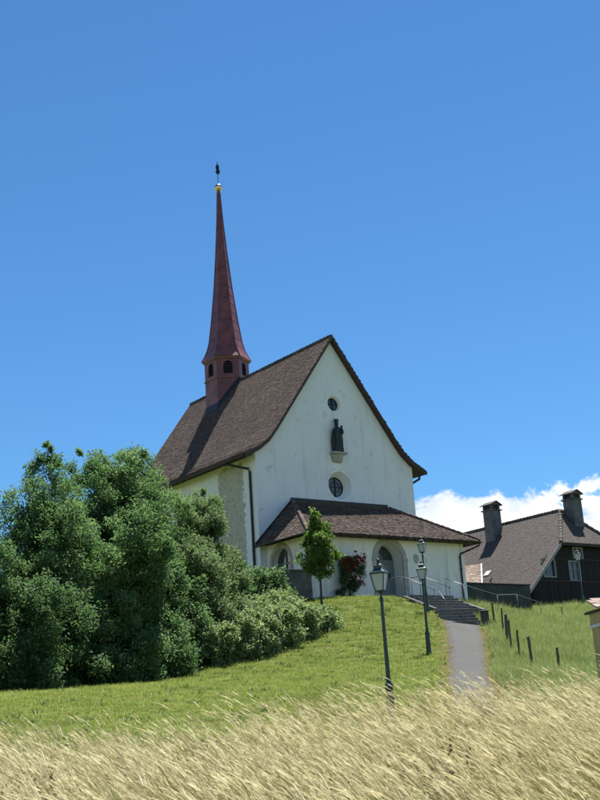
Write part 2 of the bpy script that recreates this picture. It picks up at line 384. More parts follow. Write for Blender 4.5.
# ------------------------------------------------------------------ roof tiles
def tile_field(mb, org, u, v, length_u, length_v, inside=None, tw=.155, ex=.14, surf=None, lift=.0, hh=(.030, .052)):
    """rows of plain clay tiles: u along the eave, v down the slope, each tile its own slightly askew piece"""
    org, u, v = Vector(org), Vector(u).normalized(), Vector(v).normalized()
    rowsn = int(length_v / ex)
    for r in range(rowsn + 1):
        sv = r * ex
        for k in range(int(length_u / tw) + 2):
            su = (k - (.5 if r % 2 else 0)) * tw + random.uniform(-.008, .008)
            if su < -tw * .5 or su > length_u: continue
            if surf: p, vd = surf(su, sv)
            else: p, vd = org + u * su + v * sv, v
            if inside and not inside(p + u * tw * .5 + vd * ex * .5): continue
            nrm = u.cross(vd); nrm = nrm if nrm.z > 0 else -nrm
            j = random.uniform(-.012, .012); h = random.uniform(*hh) + lift; e = ex * 1.28 + random.uniform(-.012, .014)
            a = p + nrm * (.006 + lift); b = a + u * (tw - .012); dd = vd * e + u * j
            c, d = b + dd + nrm * (h - .006), a + dd + nrm * (h - .006)
            m = (c + d) / 2 + vd * .03
            dn = -nrm * .03
            mb.add([a, b, c, m, d, c + dn, m + dn, d + dn], [(0, 1, 2, 3, 4), (2, 5, 6, 3), (3, 6, 7, 4), (1, 5, 2), (0, 4, 7)])
def cap_row(mb, p0, p1, r=.13, step=.33):
    p0, p1 = Vector(p0), Vector(p1); L = (p1 - p0).length; d = (p1 - p0) / L; sd = d.cross(Vector((0, 0, 1))).normalized(); upv = sd.cross(d)
    for i in range(int(L / step)):
        a = p0 + d * (i * step); b = a + d * (step * 1.12); q = random.uniform(.94, 1.06)
        vs = []
        for p, rr, li in ((a, r * .9, 0.0), (b, r * 1.06, .02)):
            vs += [p + (sd * math.cos(t) + upv * math.sin(t)) * rr * q + upv * (li - .05 * (abs(t - 1.57) > 1.5)) for t in (-.25, .8, 1.57, 2.34, 3.39)]
        mb.add(vs, [(k, k + 1, k + 6, k + 5) for k in range(4)] + [(9, 8, 7, 6, 5)])

# ------------------------------------------------------------------ church
W = 11.0; CX = 5.5; L = 14.94
church = thing('church', (0, 0, 0), 'white plastered chapel with steep brown tiled roof and slender red spire on the hill', 'church')
PROF = [(0, 15.45), (4.15, 9.74), (4.72, 9.03), (5.35, 8.52), (6.32, 8.0)]     # half width -> roof height, flared at the eaves
def rz(dx):
    dx = abs(dx)
    for (a, za), (b, zb) in zip(PROF, PROF[1:]):
        if dx <= b: return za + (zb - za) * (dx - a) / (b - a)
    return PROF[-1][1]
TH = .16
xs = [0, .15, .78, 1.35, 2.5, 4, 5.5, 7, 8.5, 9.65, 10.22, 10.85, 11.0]
top = [(x, rz(x - CX) - TH - .03) for x in xs]
UPW, LOW = (5.56, 11.50), (5.56, 6.79)
front = [(0, 0, -1.0), (W, 0, -1.0)] + [(x, 0, z) for x, z in top[::-1]]
w = MB()
w.sheet(front, [circ(UPW, .44, 28, y=0), circ(LOW, .80, 36, y=0)])
w.add([(0, 0, -1), (0, 0, top[0][1]), (0, L, top[0][1]), (0, L, -3)], [(0, 1, 2, 3)])
w.add([(W, 0, -1), (W, 0, top[-1][1]), (W, L, top[-1][1]), (W, L, -3)], [(0, 1, 2, 3)])
w.add([(x, L, z) for _, (x, z) in enumerate([(0, -3), (W, -3)] + top[::-1])], [tuple(range(2 + len(top)))])
wall = w.build('wall', 'plaster', church)
# recessed round windows: splayed reveal, iron frame, quartered panes
def round_window(c, ro, ri, depth, fr):
    b = MB(); n = 36 if ro > .6 else 28
    b.bridge(circ(c, ro, n, y=0), circ(c, ri, n, y=depth)); b.build('window_reveal', 'plaster_reveal', church, smooth=True)
    wn_ = MB(); wn_.bridge(circ(c, ri, n, y=depth), circ(c, ri - fr, n, y=depth - .02)); wn_.bridge(circ(c, ri, n, y=depth), circ(c, ri, n, y=depth + .05))
    wo_ = wn_.build('round_window', 'dark_iron', church)
    for qx in (0, 1):
        for qz in (0, 1):
            p = [(c[0], depth + .02, c[1])] + [(c[0] + ri * math.cos(a), depth + .02 + random.uniform(0, .008), c[1] + ri * math.sin(a)) for a in [(qx + 2 * qz if not (qz and qx) else 3) * math.pi / 2 + k * math.pi / 16 for k in range(9)]]
            MB().add(p, [tuple(range(10))]).build('pane', 'glass_dark', wo_)
    m = MB(); m.box(c[0] - fr * .5, c[0] + fr * .5, depth - .03, depth + .01, c[1] - ri, c[1] + ri)
    m.box(c[0] - ri, c[0] + ri, depth - .033, depth + .007, c[1] - fr * .5, c[1] + fr * .5)
    if ri > .5: m.add(*_ring(c, ri * .55, fr * .35, depth - .02))
    m.build('muntin', 'dark_iron', wo_)
def _ring(c, r, h, y):
    a = circ(c, r - h, 24, y=y); b = circ(c, r + h, 24, y=y - .002); return a + b, [(i, (i + 1) % 24, 24 + (i + 1) % 24, 24 + i) for i in range(24)]
round_window(UPW, .44, .37, .16, .035); round_window(LOW, .80, .56, .42, .045)
b = MB(); b.bridge(circ(LOW, .80, 36, y=-.03), circ(LOW, .93, 36, y=-.03)); b.bridge(circ(LOW, .93, 36, y=-.03), circ(LOW, .93, 36, y=.01)); b.bridge(circ(LOW, .80, 36, y=-.03), circ(LOW, .80, 36, y=.01))
b.build('window_surround', 'plaster_reveal', church)
# console under the statue and the raised panel below it
b = MB(); b.lathe([(.20, 8.06), (.30, 8.12), (.36, 8.30), (.39, 8.52)], 14, (5.47, -.02), 0, 1, 1); b.box(4.99, 5.95, -.46, .0, 8.52, 8.62); b.build('console', 'stone', church, bevel=.012)
MB().box(5.17, 5.86, -.05, .02, 7.70, 8.08).build('panel', 'plaster_reveal', church, bevel=.008)

# main roof: slab, tiles on both slopes, ridge caps, verge boards, rafter ends, gutter
Y0, Y1 = -.32, L + .32
b = MB()
for sgn in (-1, 1):
    for (a, za), (c, zc) in zip(PROF, PROF[1:]):
        xa, xc = CX + sgn * a, CX + sgn * c
        b.slab([(xa, Y0, za), (xc, Y0, zc), (xc, Y1, zc), (xa, Y1, za)], (0, 0, -TH))
roof = b.build('roof', 'rafter', church, normals=True)
def prof_surf(sgn):
    seg = []
    s0 = 0
    for (a, za), (c, zc) in zip(PROF, PROF[1:]):
        l = math.hypot(c - a, zc - za); seg.append((s0, l, a, za, c, zc)); s0 += l
    def f(su, sv):
        for s0_, l, a, za, c, zc in seg:
            if sv <= s0_ + l or s0_ == seg[-1][0]:
                t = (sv - s0_) / l
                return Vector((CX + sgn * (a + (c - a) * t), Y0 + su, za + (zc - za) * t)), Vector((sgn * (c - a), 0, zc - za)).normalized()
    return f, s0
for sgn in (-1, 1):
    f, ln = prof_surf(sgn); b = MB(); tile_field(b, (0, 0, 0), (0, 1, 0), (1, 0, 0), Y1 - Y0 - .08, ln - .08, surf=f)
    b.build('roof_tiles', 'tile_church', roof, kind='stuff', normals=False)
b = MB(); cap_row(b, (CX, Y0, 15.42), (CX, Y1, 15.42)); b.build('ridge_tiles', 'tile_church', roof, kind='stuff', normals=False)
for sgn in (-1, 1):
    for yy in (Y0 - .035, Y1 + .003):
        b = MB()
        for (a, za), (c, zc) in zip(PROF, PROF[1:]):
            xa, xc = CX + sgn * a, CX + sgn * c
            b.slab([(xa, yy, za + .05), (xc, yy, zc + .05), (xc, yy, zc - TH - .05), (xa, yy, za - TH - .05)], (0, .032, 0))
        b.build('verge_board', 'rafter', roof)
for k in range(24):
    y = .25 + k * .63
    b = MB(); b.slab([(-.62, y, 8.15 - TH), (.02, y, 8.47 - TH), (.02, y, 8.30 - TH), (-.55, y, 8.03 - TH)], (0, .12, 0)); b.build('rafter_end', 'rafter', roof)
def gutter(p0, p1, name='gutter', parent=church, r=.075):
    p0, p1 = Vector(p0), Vector(p1); d = (p1 - p0).normalized(); sd = d.cross(Vector((0, 0, 1)))
    b = MB(); vs = []
    for p in (p0, p1):
        for rr in (r, r - .012): vs += [p + sd * math.cos(t) * rr + Vector((0, 0, math.sin(t) * rr)) for t in np.linspace(math.pi, 2 * math.pi, 7)]
    fs = [(k, k + 1, 15 + k, 14 + k) for k in range(6)] + [(7 + k, 21 + k, 22 + k, 8 + k) for k in range(6)] + [(0, 14, 21, 7), (6, 13, 27, 20)]
    return b.add(vs, fs).build(name, 'zinc', parent)
gutter((-.86, Y0 + .05, 7.93), (-.86, Y1 - .05, 7.93)); gutter((W + .86, Y0 + .05, 7.93), (W + .86, Y1 - .05, 7.93))
def downpipe(pts, r=.068):
    o = MB().tube(pts, r, 10).build('downpipe', 'zinc', church, smooth=False)
    zs = [p[2] for p in pts]; z = pts[-1][2] + .7
    while z < pts[-2][2] - .2:
        MB().tube([(pts[-1][0], pts[-1][1], z), (pts[-1][0], pts[-1][1], z + .05)], r + .016, 10).build('pipe_clip', 'dark_iron', o); z += 1.7
downpipe([(-.86, 1.5, 7.92), (-.84, 1.45, 7.78), (-.10, .55, 7.42), (-.07, .48, 7.25), (-.07, .48, -1.1)])
downpipe([(W + .86, .35, 7.9), (W + .8, .3, 7.7), (W + .10, .22, 7.35), (W + .07, .2, 7.2), (W + .07, .2, -.6)])

# ridge turret (six-sided), belfry openings, spire, ball and vane
TX, TY = CX, 10.68
turret = MB()
def hexa(r, z): return [(TX + r * math.cos(R(90 + 60 * k)), TY + r * math.sin(R(90 + 60 * k)), z) for k in range(6)]
SR = 1.42
turret.bridge(hexa(SR, 12.4), hexa(SR, 15.74))
ZW0, ZW1 = 15.74, 17.0
A, B = hexa(SR, 0), None
wins = []
for k in range(6):
    p, q = Vector(hexa(SR, 0)[k]), Vector(hexa(SR, 0)[(k + 1) % 6]); e = (q - p); ln = e.length; e.normalize(); nrm = Vector((e.y, -e.x, 0))
    hole = arch(ln / 2, .29, 15.95, 16.52, 10)
    P3 = lambda s_, z_: p + e * s_ + Vector((0, 0, z_))
    turret.sheet([P3(0, ZW0), P3(ln, ZW0), P3(ln, ZW1), P3(0, ZW1)], [[P3(a, z) for a, z in hole]])
    inn = -nrm if (p + nrm - Vector((TX, TY, 0))).length > (p - Vector((TX, TY, 0))).length else nrm
    wins.append((p, e, ln, inn, hole))
turret = turret.build('turret', 'copper_red', church)
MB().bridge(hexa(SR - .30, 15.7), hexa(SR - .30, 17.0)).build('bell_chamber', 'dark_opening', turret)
for p, e, ln, inn, hole in wins:
    b = MB(); o_ = [p + e * a + Vector((0, 0, z)) for a, z in hole]
    b.bridge(o_, [x + inn * .12 for x in o_])
    for kz in range(5):
        z = 16.0 + kz * .15; a0, a1 = ln / 2 - .285, ln / 2 + .285
        if z > 16.5: a0, a1 = ln / 2 - .2, ln / 2 + .2
        q0, q1 = p + e * a0 + inn * .03 + Vector((0, 0, z)), p + e * a1 + inn * .03 + Vector((0, 0, z))
        b.slab([q0, q1, q1 + inn * .10 + Vector((0, 0, .07)), q0 + inn * .10 + Vector((0, 0, .07))], (0, 0, .02))
    b.build('belfry_window', 'louver', turret)
def hexband(pr, name, mat, par):
    b = MB()
    for (r0, z0), (r1, z1) in zip(pr, pr[1:]): b.bridge(hexa(r0, z0), hexa(r1, z1))
    return b.build(name, mat, par)
hexband([(SR - .02, 15.66), (SR + .07, 15.68), (SR + .08, 15.76), (SR - .02, 15.82)], 'ledge', 'copper_trim', turret)
hexband([(SR - .02, 16.92), (SR + .10, 16.96), (SR + .15, 17.08), (SR - .1, 17.10)], 'cornice', 'copper_trim', turret)
spire = hexband([(SR - .2, 17.06), (1.60, 17.06), (1.60, 17.10), (1.42, 17.42), (1.22, 17.86), (1.07, 18.4), (.97, 19.1), (.87, 19.8), (.60, 22.1), (.38, 24.56), (.195, 27.06), (.10, 29.0), (.02, 29.02)], 'spire', 'copper_red', church)
for k in range(6):
    b = MB(); pts = [Vector(hexa(r + .012, z)[k]) for r, z in [(1.60, 17.10), (1.42, 17.42), (1.22, 17.86), (1.07, 18.4), (.97, 19.1), (.87, 19.8), (.60, 22.1), (.38, 24.56), (.195, 27.06), (.10, 29.0)]]
    b.tube(pts, .022, 5); b.build('seam', 'copper_red', spire)
SP = [(1.42, 17.42), (1.22, 17.86), (1.07, 18.4), (.97, 19.1), (.87, 19.8), (.60, 22.1), (.38, 24.56), (.195, 27.06), (.10, 29.0)]
z = 17.9
while z < 28.4:
    b = MB(); r_ = float(np.interp(z, [q[1] for q in SP], [q[0] for q in SP])); b.bridge(hexa(r_ + .004, z - .03), hexa(r_ + .016, z - .025)); b.bridge(hexa(r_ + .016, z - .025), hexa(r_ - .004, z + .03)); z += .62
    b.build('sheet_joint', 'copper_red', spire)
MB().sphere((TX, TY, 29.06), .13).build('collar', 'copper_trim', spire, smooth=True)
MB().sphere((TX, TY, 29.40), .27, 20, 12).build('ball', 'gold', spire, smooth=True)
MB().tube([(TX, TY, 29.6), (TX, TY, 31.25)], .022, 8).build('vane_rod', 'dark_iron', spire)
b = MB(); d = Vector((.80, -.60, 0)) * .6; c = Vector((TX, TY, 0)); th = Vector((d.y, -d.x, 0)) * .05
out = [(-.02, 30.38), (.20, 30.42), (.27, 30.62), (.17, 30.78), (.20, 30.98), (.08, 31.12), (0, 31.40), (-.06, 31.10), (-.22, 30.95), (-.14, 30.72), (-.24, 30.55)]
b.slab([c + d * a + th * .5 + Vector((0, 0, z)) for a, z in out], -th); b.build('weather_vane', 'dark_iron', spire)
b = MB(); b.bridge([(x * 1.0, y, rz(x - CX) + .02) for x, y, _ in hexa(SR + .14, 0)], hexa(SR - .01, 15.9)); 
b = MB(); lo = [Vector((x, y, rz(x - CX) + .05)) for x, y, _ in hexa(SR + .16, 0)]; hi = [Vector((x, y, rz(x - CX) + .34)) for x, y, _ in hexa(SR + .012, 0)]
b.bridge(lo, hi); b.build('flashing', 'zinc', turret)

# portico: walls with an arched door recess and an arched side window
PX0, PX1, PYF = .4, 10.6, -4.0
DC, DR, DS = 5.32, .85, 2.06
b = MB()
door_o = arch(DC, DR, -.12, DS)
b.sheet([(PX0, PYF, -1.2), (PX1, PYF, -1.2), (PX1, PYF, 3.2), (PX0, PYF, 3.2)], [[(x, PYF, z) for x, z in door_o]])
SC, SRW, SSP = -1.30, .78, 2.15
side_o = arch(SC, SRW, .95, SSP)
b.sheet([(PX0, PYF, -1.4), (PX0, 0, -1.4), (PX0, 0, 3.2), (PX0, PYF, 3.2)], [[(PX0, y, z) for y, z in side_o]])
b.add([(PX1, PYF, -1.2), (PX1, 0, -1.2), (PX1, 0, 3.2), (PX1, PYF, 3.2)], [(0, 1, 2, 3)])
b.build('portico_wall', 'plaster_portico', church)
b = MB(); b.bridge([(x, PYF, z) for x, z in door_o], [(x - .0, PYF + .75, z) for x, z in door_o]); b.build('door_reveal', 'plaster_portico', church)
b = MB(); oo = arch(DC, DR + .30, -.12, DS)
b.bridge([(x, PYF - .05, z) for x, z in oo], [(x, PYF - .05, z) for x, z in door_o]); b.bridge([(x, PYF - .05, z) for x, z in oo], [(x, PYF + .01, z) for x, z in oo]); b.bridge([(x, PYF - .05, z) for x, z in door_o], [(x, PYF + .01, z) for x, z in door_o])
b.build('door_surround', 'stone', church)
for sx in (-1, 1):
    MB().box(DC + sx * (DR + .15) - .19, DC + sx * (DR + .15) + .19, PYF - .085, PYF - .04, DS - .06, DS + .08).build('impost', 'stone', church, bevel=.01)
    MB().box(DC + sx * (DR + .15) - .18, DC + sx * (DR + .15) + .18, PYF - .09, PYF - .04, -.3, .35).build('plinth_block', 'stone', church, bevel=.01)
yd = PYF + .70
door = MB().box(DC - DR, DC + DR, yd, yd + .06, DS - .02, DS + .10).build('door', 'door_paint', church)
for sx in (-1, 1):
    x0, x1 = (DC - DR, DC - .012) if sx < 0 else (DC + .012, DC + DR)
    cx_ = (x0 + x1) / 2; ov = circ((cx_, 1.38), .13, 20, y=yd + .012, sz=1.75)
    b = MB(); b.sheet([(x0, yd + .012, -.12), (x1, yd + .012, -.12), (x1, yd + .012, DS - .02), (x0, yd + .012, DS - .02)], [ov])
    b.box(x0 + .12, x1 - .12, yd - .012, yd + .014, .12, .78); lf = b.build('door_leaf', 'door_paint', door)
    MB().add([(x, yd + .04, z) for x, _, z in circ((cx_, 1.38), .14, 20, y=0, sz=1.7)], [tuple(range(20))]).build('oval_pane', 'glass_dark', door)
MB().tube([(DC + .07, yd - .05, 1.02), (DC + .16, yd - .05, 1.02)], .014, 6).build('handle', 'steel', door)
fan = arch(DC, DR, DS + .1, DS + .1)[1:-1]
fw = MB().add([(x, yd + .03, z - .0) for x, z in [(DC - DR, DS + .1)] + fan], [tuple(range(len(fan) + 1))]).build('fanlight', 'glass_fan', church)
b = MB()
for a in (45, 90, 135):
    b.slab([(DC, yd + .0, DS + .1), (DC + .03, yd, DS + .1), (DC + .03 + .82 * math.cos(R(a)), yd, DS + .1 + .82 * math.sin(R(a))), (DC + .82 * math.cos(R(a)), yd, DS + .1 + .82 * math.sin(R(a)))], (0, .02, 0))
b.build('glazing_bar', 'door_paint', fw)
# side window
b = MB(); b.bridge([(PX0, y, z) for y, z in side_o], [(PX0 + .35, y, z) for y, z in side_o]); b.build('window_reveal', 'plaster_reveal', church)
b = MB(); so = arch(SC, SRW + .22, .95, SSP); b.bridge([(PX0 - .04, y, z) for y, z in so], [(PX0 - .04, y, z) for y, z in side_o]); b.bridge([(PX0 - .04, y, z) for y, z in so], [(PX0 + .01, y, z) for y, z in so]); b.bridge([(PX0 - .04, y, z) for y, z in side_o], [(PX0 + .01, y, z) for y, z in side_o])
b.build('window_surround', 'stone', church)
aw = MB().add([(PX0 + .33, y, z) for y, z in side_o], [tuple(range(len(side_o)))]).build('arched_window', 'glass_fan', church)
b = MB(); b.box(PX0 + .28, PX0 + .32, SC - .03, SC + .03, .95, 2.9); b.box(PX0 + .283, PX0 + .317, SC - SRW, SC + SRW, 2.1, 2.16); b.box(PX0 + .286, PX0 + .314, SC - SRW, SC + SRW, 1.5, 1.55)
b.build('muntin', 'door_paint', aw)
# oval plaques either side of the door
for x, z in ((7.12, 2.18), (3.56, 1.80)):
    b = MB(); b.bridge(circ((x, z), .17, 18, y=PYF - .03, sz=1.45), circ((x, z), .17, 18, y=PYF, sz=1.45)); b.add(circ((x, z), .17, 18, y=PYF - .03, sz=1.45), [tuple(range(18))]); b.build('plaque', 'stone', church)
# portico roof
EX0, EX1, EYF, EZ, TZ = -.30, 11.30, -4.64, 3.20, 5.73
TXa, TXb = 2.25, 8.75
b = MB(); th = (0, 0, -.12)
b.slab([(EX0, EYF, EZ), (EX1, EYF, EZ), (TXb, -.01, TZ), (TXa, -.01, TZ)], th); b.slab([(EX0, EYF, EZ), (TXa, -.01, TZ), (EX0, -.01, EZ)], th); b.slab([(EX1, EYF, EZ), (EX1, -.01, EZ), (TXb, -.01, TZ)], th)
proof = b.build('portico_roof', 'rafter', church)
hl = lambda y: (y - EYF) / (-.01 - EYF)     # 0 at the eave, 1 at the wall
b = MB(); fl = math.hypot(-.01 - EYF, TZ - EZ)
tile_field(b, (EX0, -.01, TZ), (1, 0, 0), (0, EYF + .01, EZ - TZ), EX1 - EX0, fl - .05, inside=lambda p: EX0 + (TXa - EX0) * hl(p.y) - .02 < p.x < EX1 + (TXb - EX1) * hl(p.y) + .02)
b.build('roof_tiles', 'tile_church', proof, kind='stuff', normals=False)
for sg, ex_, tx_ in ((-1, EX0, TXa), (1, EX1, TXb)):
    b = MB(); ln = math.hypot(tx_ - ex_, TZ - EZ)
    tile_field(b, (tx_, EYF, TZ), (0, 1, 0), (ex_ - tx_, 0, EZ - TZ), -EYF - .02, ln - .05, inside=lambda p: hl(p.y) > abs((p.x - ex_) / (tx_ - ex_)) - .02 and p.y < -.05)
    b.build('roof_tiles', 'tile_church', proof, kind='stuff', normals=False)
b = MB(); cap_row(b, (EX0, EYF, EZ + .01), (TXa, -.05, TZ + .01), .11); cap_row(b, (EX1, EYF, EZ + .01), (TXb, -.05, TZ + .01), .11); b.build('hip_tiles', 'tile_church', proof, kind='stuff', normals=False)
b = MB(); b.box(TXa - .1, TXb + .1, -.10, .0, TZ + .02, TZ + .16); b.slab([(TXa, -.07, TZ + .14), (TXa, -.07, TZ + .02), (EX0, -.07, EZ + .02), (EX0, -.07, EZ + .14)], (0, .06, 0)); b.slab([(TXb, -.07, TZ + .14), (TXb, -.07, TZ + .02), (EX1, -.07, EZ + .02), (EX1, -.07, EZ + .14)], (0, .06, 0)); b.build('flashing', 'zinc', proof)
for k in range(19):
    x = -.02 + k * .61
    b = MB(); b.slab([(x, EYF + .06, EZ - .09), (x, PYF + .02, EZ - .09 + .64 * .55), (x, PYF + .02, EZ - .24 + .64 * .55), (x, EYF + .06, EZ - .20)], (.09, 0, 0)); b.build('rafter_end', 'rafter', proof)
MB().box(EX0 + .15, EX1 - .15, EYF + .10, PYF - .002, EZ - .10, EZ - .07).build('soffit', 'rafter', proof)
gutter((EX0, EYF - .06, EZ - .06), (EX1, EYF - .06, EZ - .06), parent=church); gutter((EX0 - .06, -.1, EZ - .06), (EX0 - .06, EYF, EZ - .06)); gutter((EX1 + .06, -.1, EZ - .06), (EX1 + .06, EYF, EZ - .06))
downpipe([(EX1 - .1, EYF - .06, EZ - .10), (EX1 - .12, EYF - .02, EZ - .25), (10.30, PYF - .10, 2.55), (10.25, PYF - .07, 2.4), (10.25, PYF - .07, -.7)], .05)

# ------------------------------------------------------------------ statue on the facade
def statue():
    b = MB(); o = Vector((5.47, -.24, 8.62))
    n = 28; secs = [(0, .29, .20), (.10, .31, .22), (.35, .28, .20), (.75, .25, .18), (1.0, .245, .175), (1.15, .25, .17), (1.32, .24, .155), (1.42, .17, .12), (1.48, .075, .075), (1.54, .07, .075), (1.58, .085, .10), (1.66, .10, .115), (1.74, .09, .105), (1.78, .11, .115), (1.90, .125, .13), (1.92, .05, .06)]
    vs = []
    for z, rx, ry in secs:
        for k in range(n):
            a = 2 * math.pi * k / n; f = 1 + (.10 * math.sin(5 * a + z * 2.2) + .06 * math.sin(9 * a - z * 3)) * max(0, min(1, (1.35 - z) / .5))
            vs.append(o + Vector((rx * 1.18 * f * math.cos(a) + .03 * math.sin(z * 2.2), ry * f * math.sin(a), z)))
    fs = [(i * n + k, i * n + (k + 1) % n, (i + 1) * n + (k + 1) % n, (i + 1) * n + k) for i in range(len(secs) - 1) for k in range(n)] + [tuple(range(n))[::-1], tuple(range((len(secs) - 1) * n, len(secs) * n))]
    b.add(vs, fs)
    b.tube([o + Vector(q) for q in ((-.20, 0, 1.33), (-.33, -.06, 1.08), (-.22, -.20, .98))], [.075, .07, .05], 10)      # right arm holding the staff
    b.tube([o + Vector(q) for q in ((.20, 0, 1.33), (.33, -.06, 1.10), (.16, -.20, 1.06))], [.08, .075, .06], 10)        # left arm carrying the child
    b.tube([o + Vector(q) for q in ((.20, -.17, 1.06), (.22, -.16, 1.22), (.22, -.14, 1.36))], [.10, .095, .05], 10)
    b.sphere(o + Vector((.22, -.15, 1.47)), .075, 10, 8)
    b.tube([o + Vector(q) for q in ((-.24, -.20, .80), (-.27, -.19, 1.45))], .022, 8); b.sphere(o + Vector((-.27, -.19, 1.48)), .05, 8, 6)
    for s in (-1, 1): b.tube([o + Vector((.24 * s, .02, 1.25)), o + Vector((.29 * s, .06, .7)), o + Vector((.24 * s, .08, .1))], [.08, .11, .12], 8)   # mantle
    st = b.build('statue', 'bronze', None, smooth=True)
    m = st.modifiers.new('remesh', 'REMESH'); m.mode = 'VOXEL'; m.voxel_size = .022; m.use_smooth_shade = True
    tag(st, 'dark bronze crowned robed figure carrying a child, on the gable console', 'statue')
statue()

# ------------------------------------------------------------------ steps, handrails, walls
stairs = thing('stone_staircase', (4.5, -8.5, H(4.5, -8.5)), 'grey stone steps in two flights climbing from the path to the chapel door', 'stairs')
ang = R(-28)
dx, dy = math.sin(R(28)), math.cos(R(28))
bx, by = 3.52, -10.80
for k in range(5):
    t0 = k * .335; cx_, cy_ = bx + dx * (t0 + .35), by + dy * (t0 + .35)
    b = MB(); b.box(cx_ - .82, cx_ + .82, cy_ - .35, cy_ + .45, -3.0, -2.0 + .17 * (k + 1), ang, (cx_, cy_)); b.build('step', 'stone_step', stairs, bevel=.012)
b = MB(); b.slab([(3.6, -8.72, -1.16), (3.95, -9.38, -1.16), (5.55, -9.95, -1.16), (6.75, -8.72, -1.16)], (0, 0, -1.6)); b.build('landing', 'stone_step', stairs)
for k in range(6):
    MB().box(4.0, 6.7, -8.7 + k * .34, -8.7 + k * .34 + (.34 if k < 5 else .6), -2.4, -1.15 + .17 * (k + 1) , 0).build('step', 'stone_step', stairs, bevel=.012)
MB().box(3.7, 7.0, -6.45, -4.09, -1.6, -.125).build('platform', 'stone_step', stairs, bevel=.01)
b = MB(); b.slab([(3.74, -8.72, -2.4), (3.74, -8.72, -.98), (3.74, -6.6, -.14), (3.74, -6.6, -2.4)], (.24, 0, 0)); b.build('cheek_wall', 'stone_grey', stairs, bevel=.015)
b = MB(); b.slab([(6.72, -8.9, -2.4), (6.72, -8.9, -1.02), (6.72, -6.5, -.14), (6.72, -6.5, -2.4)], (.24, 0, 0)); b.build('cheek_wall', 'stone_grey', stairs, bevel=.015)
def handrail(pts, posts, label, r=.02):
    p0 = Vector(posts[0]) if posts else Vector(pts[0]); o = thing('handrail', (pts[0][0], pts[0][1], posts[0][3]), label, 'handrail', 'steel handrails by the chapel steps')
    MB().tube(pts, r, 8).build('rail', 'steel', o, smooth=True)
    for x, y, zt, zb in posts: MB().tube([(x, y, zb - .06), (x, y, zt)], r * .9, 8).build('post', 'steel', o, smooth=True)
handrail([(4.25, -4.5, .95), (4.2, -6.1, .85), (4.18, -6.6, .70), (4.15, -8.5, -.12)], [(4.25, -4.6, .95, -.13), (4.2, -6.05, .85, -.13), (4.15, -8.4, -.1, -1.0)], 'thin steel handrail left of the upper steps, below the arched door')
handrail([(5.1, -5.7, .88), (5.1, -6.55, .86), (5.35, -8.3, .05)], [(5.1, -5.75, .87, -.13), (5.1, -6.4, .86, -.13), (5.35, -8.2, .07, -.98)], 'thin steel handrail down the middle of the upper steps')
handrail([(4.84, -8.0, -.10), (4.30, -9.0, -.72)], [(4.82, -8.05, -.12, -.80), (4.34, -8.93, -.68, -1.17)], 'short steel handrail at the head of the lower steps')
rp = [(6.85, -6.3, .82), (6.9, -7.5, .36), (9.4, -7.35, -.10), (11.2, -7.0, -.0), (13.0, -7.0, -.42)]
handrail(rp, [(6.85, -6.35, .80, -.13)] + [(x, y, z, H(x, y)) for x, y, z in ((6.97, -7.5, .36), (9.4, -7.35, -.1), (11.2, -7.0, 0), (12.9, -7.0, -.4))], 'long steel handrail stepping down to the right, before the dark garden wall')
gw = thing('garden_wall', (15.2, 0, H(15.2, 0)), 'dark green-grey rendered garden wall between chapel porch and farmhouse', 'wall')
MB().box(11.1, 19.75, -.02, .28, -1.6, 1.58).build('wall_panel', 'wall_green', gw, bevel=.01)
b = MB(); b.slab([(11.05, -.08, 1.60), (19.8, -.08, 1.60), (19.8, .34, 1.60), (11.05, .34, 1.60)], (0, 0, .07)); b.build('coping', 'zinc', gw, bevel=.01)
lw = thing('low_stone_wall', (-1.3, -4.2, H(-1.3, -4.2)), 'low grey stone wall beside the left corner of the porch', 'wall')
z0 = -1.9
for r_ in range(6):
    x = -3.0 + (0 if r_ % 2 else -.25); 
    zt = -1.35 + r_ * .43
    while x < -.12:
        w_ = random.uniform(.5, .85); x1 = min(x + w_, -.10)
        MB().box(max(x, -3.05) + .006, x1 - .006, -4.45 + random.uniform(-.02, .02), -4.06, zt + .005, zt + .425).build('stone', 'stone_grey', lw, bevel=.012); x += w_
MB().box(-3.1, -.07, -4.50, -4.04, 1.235, 1.32).build('coping', 'stone_grey', lw, bevel=.015)
MB().box(-3.0, -.115, -4.41, -4.10, -2.2, 1.23).build('core', 'mortar', lw)

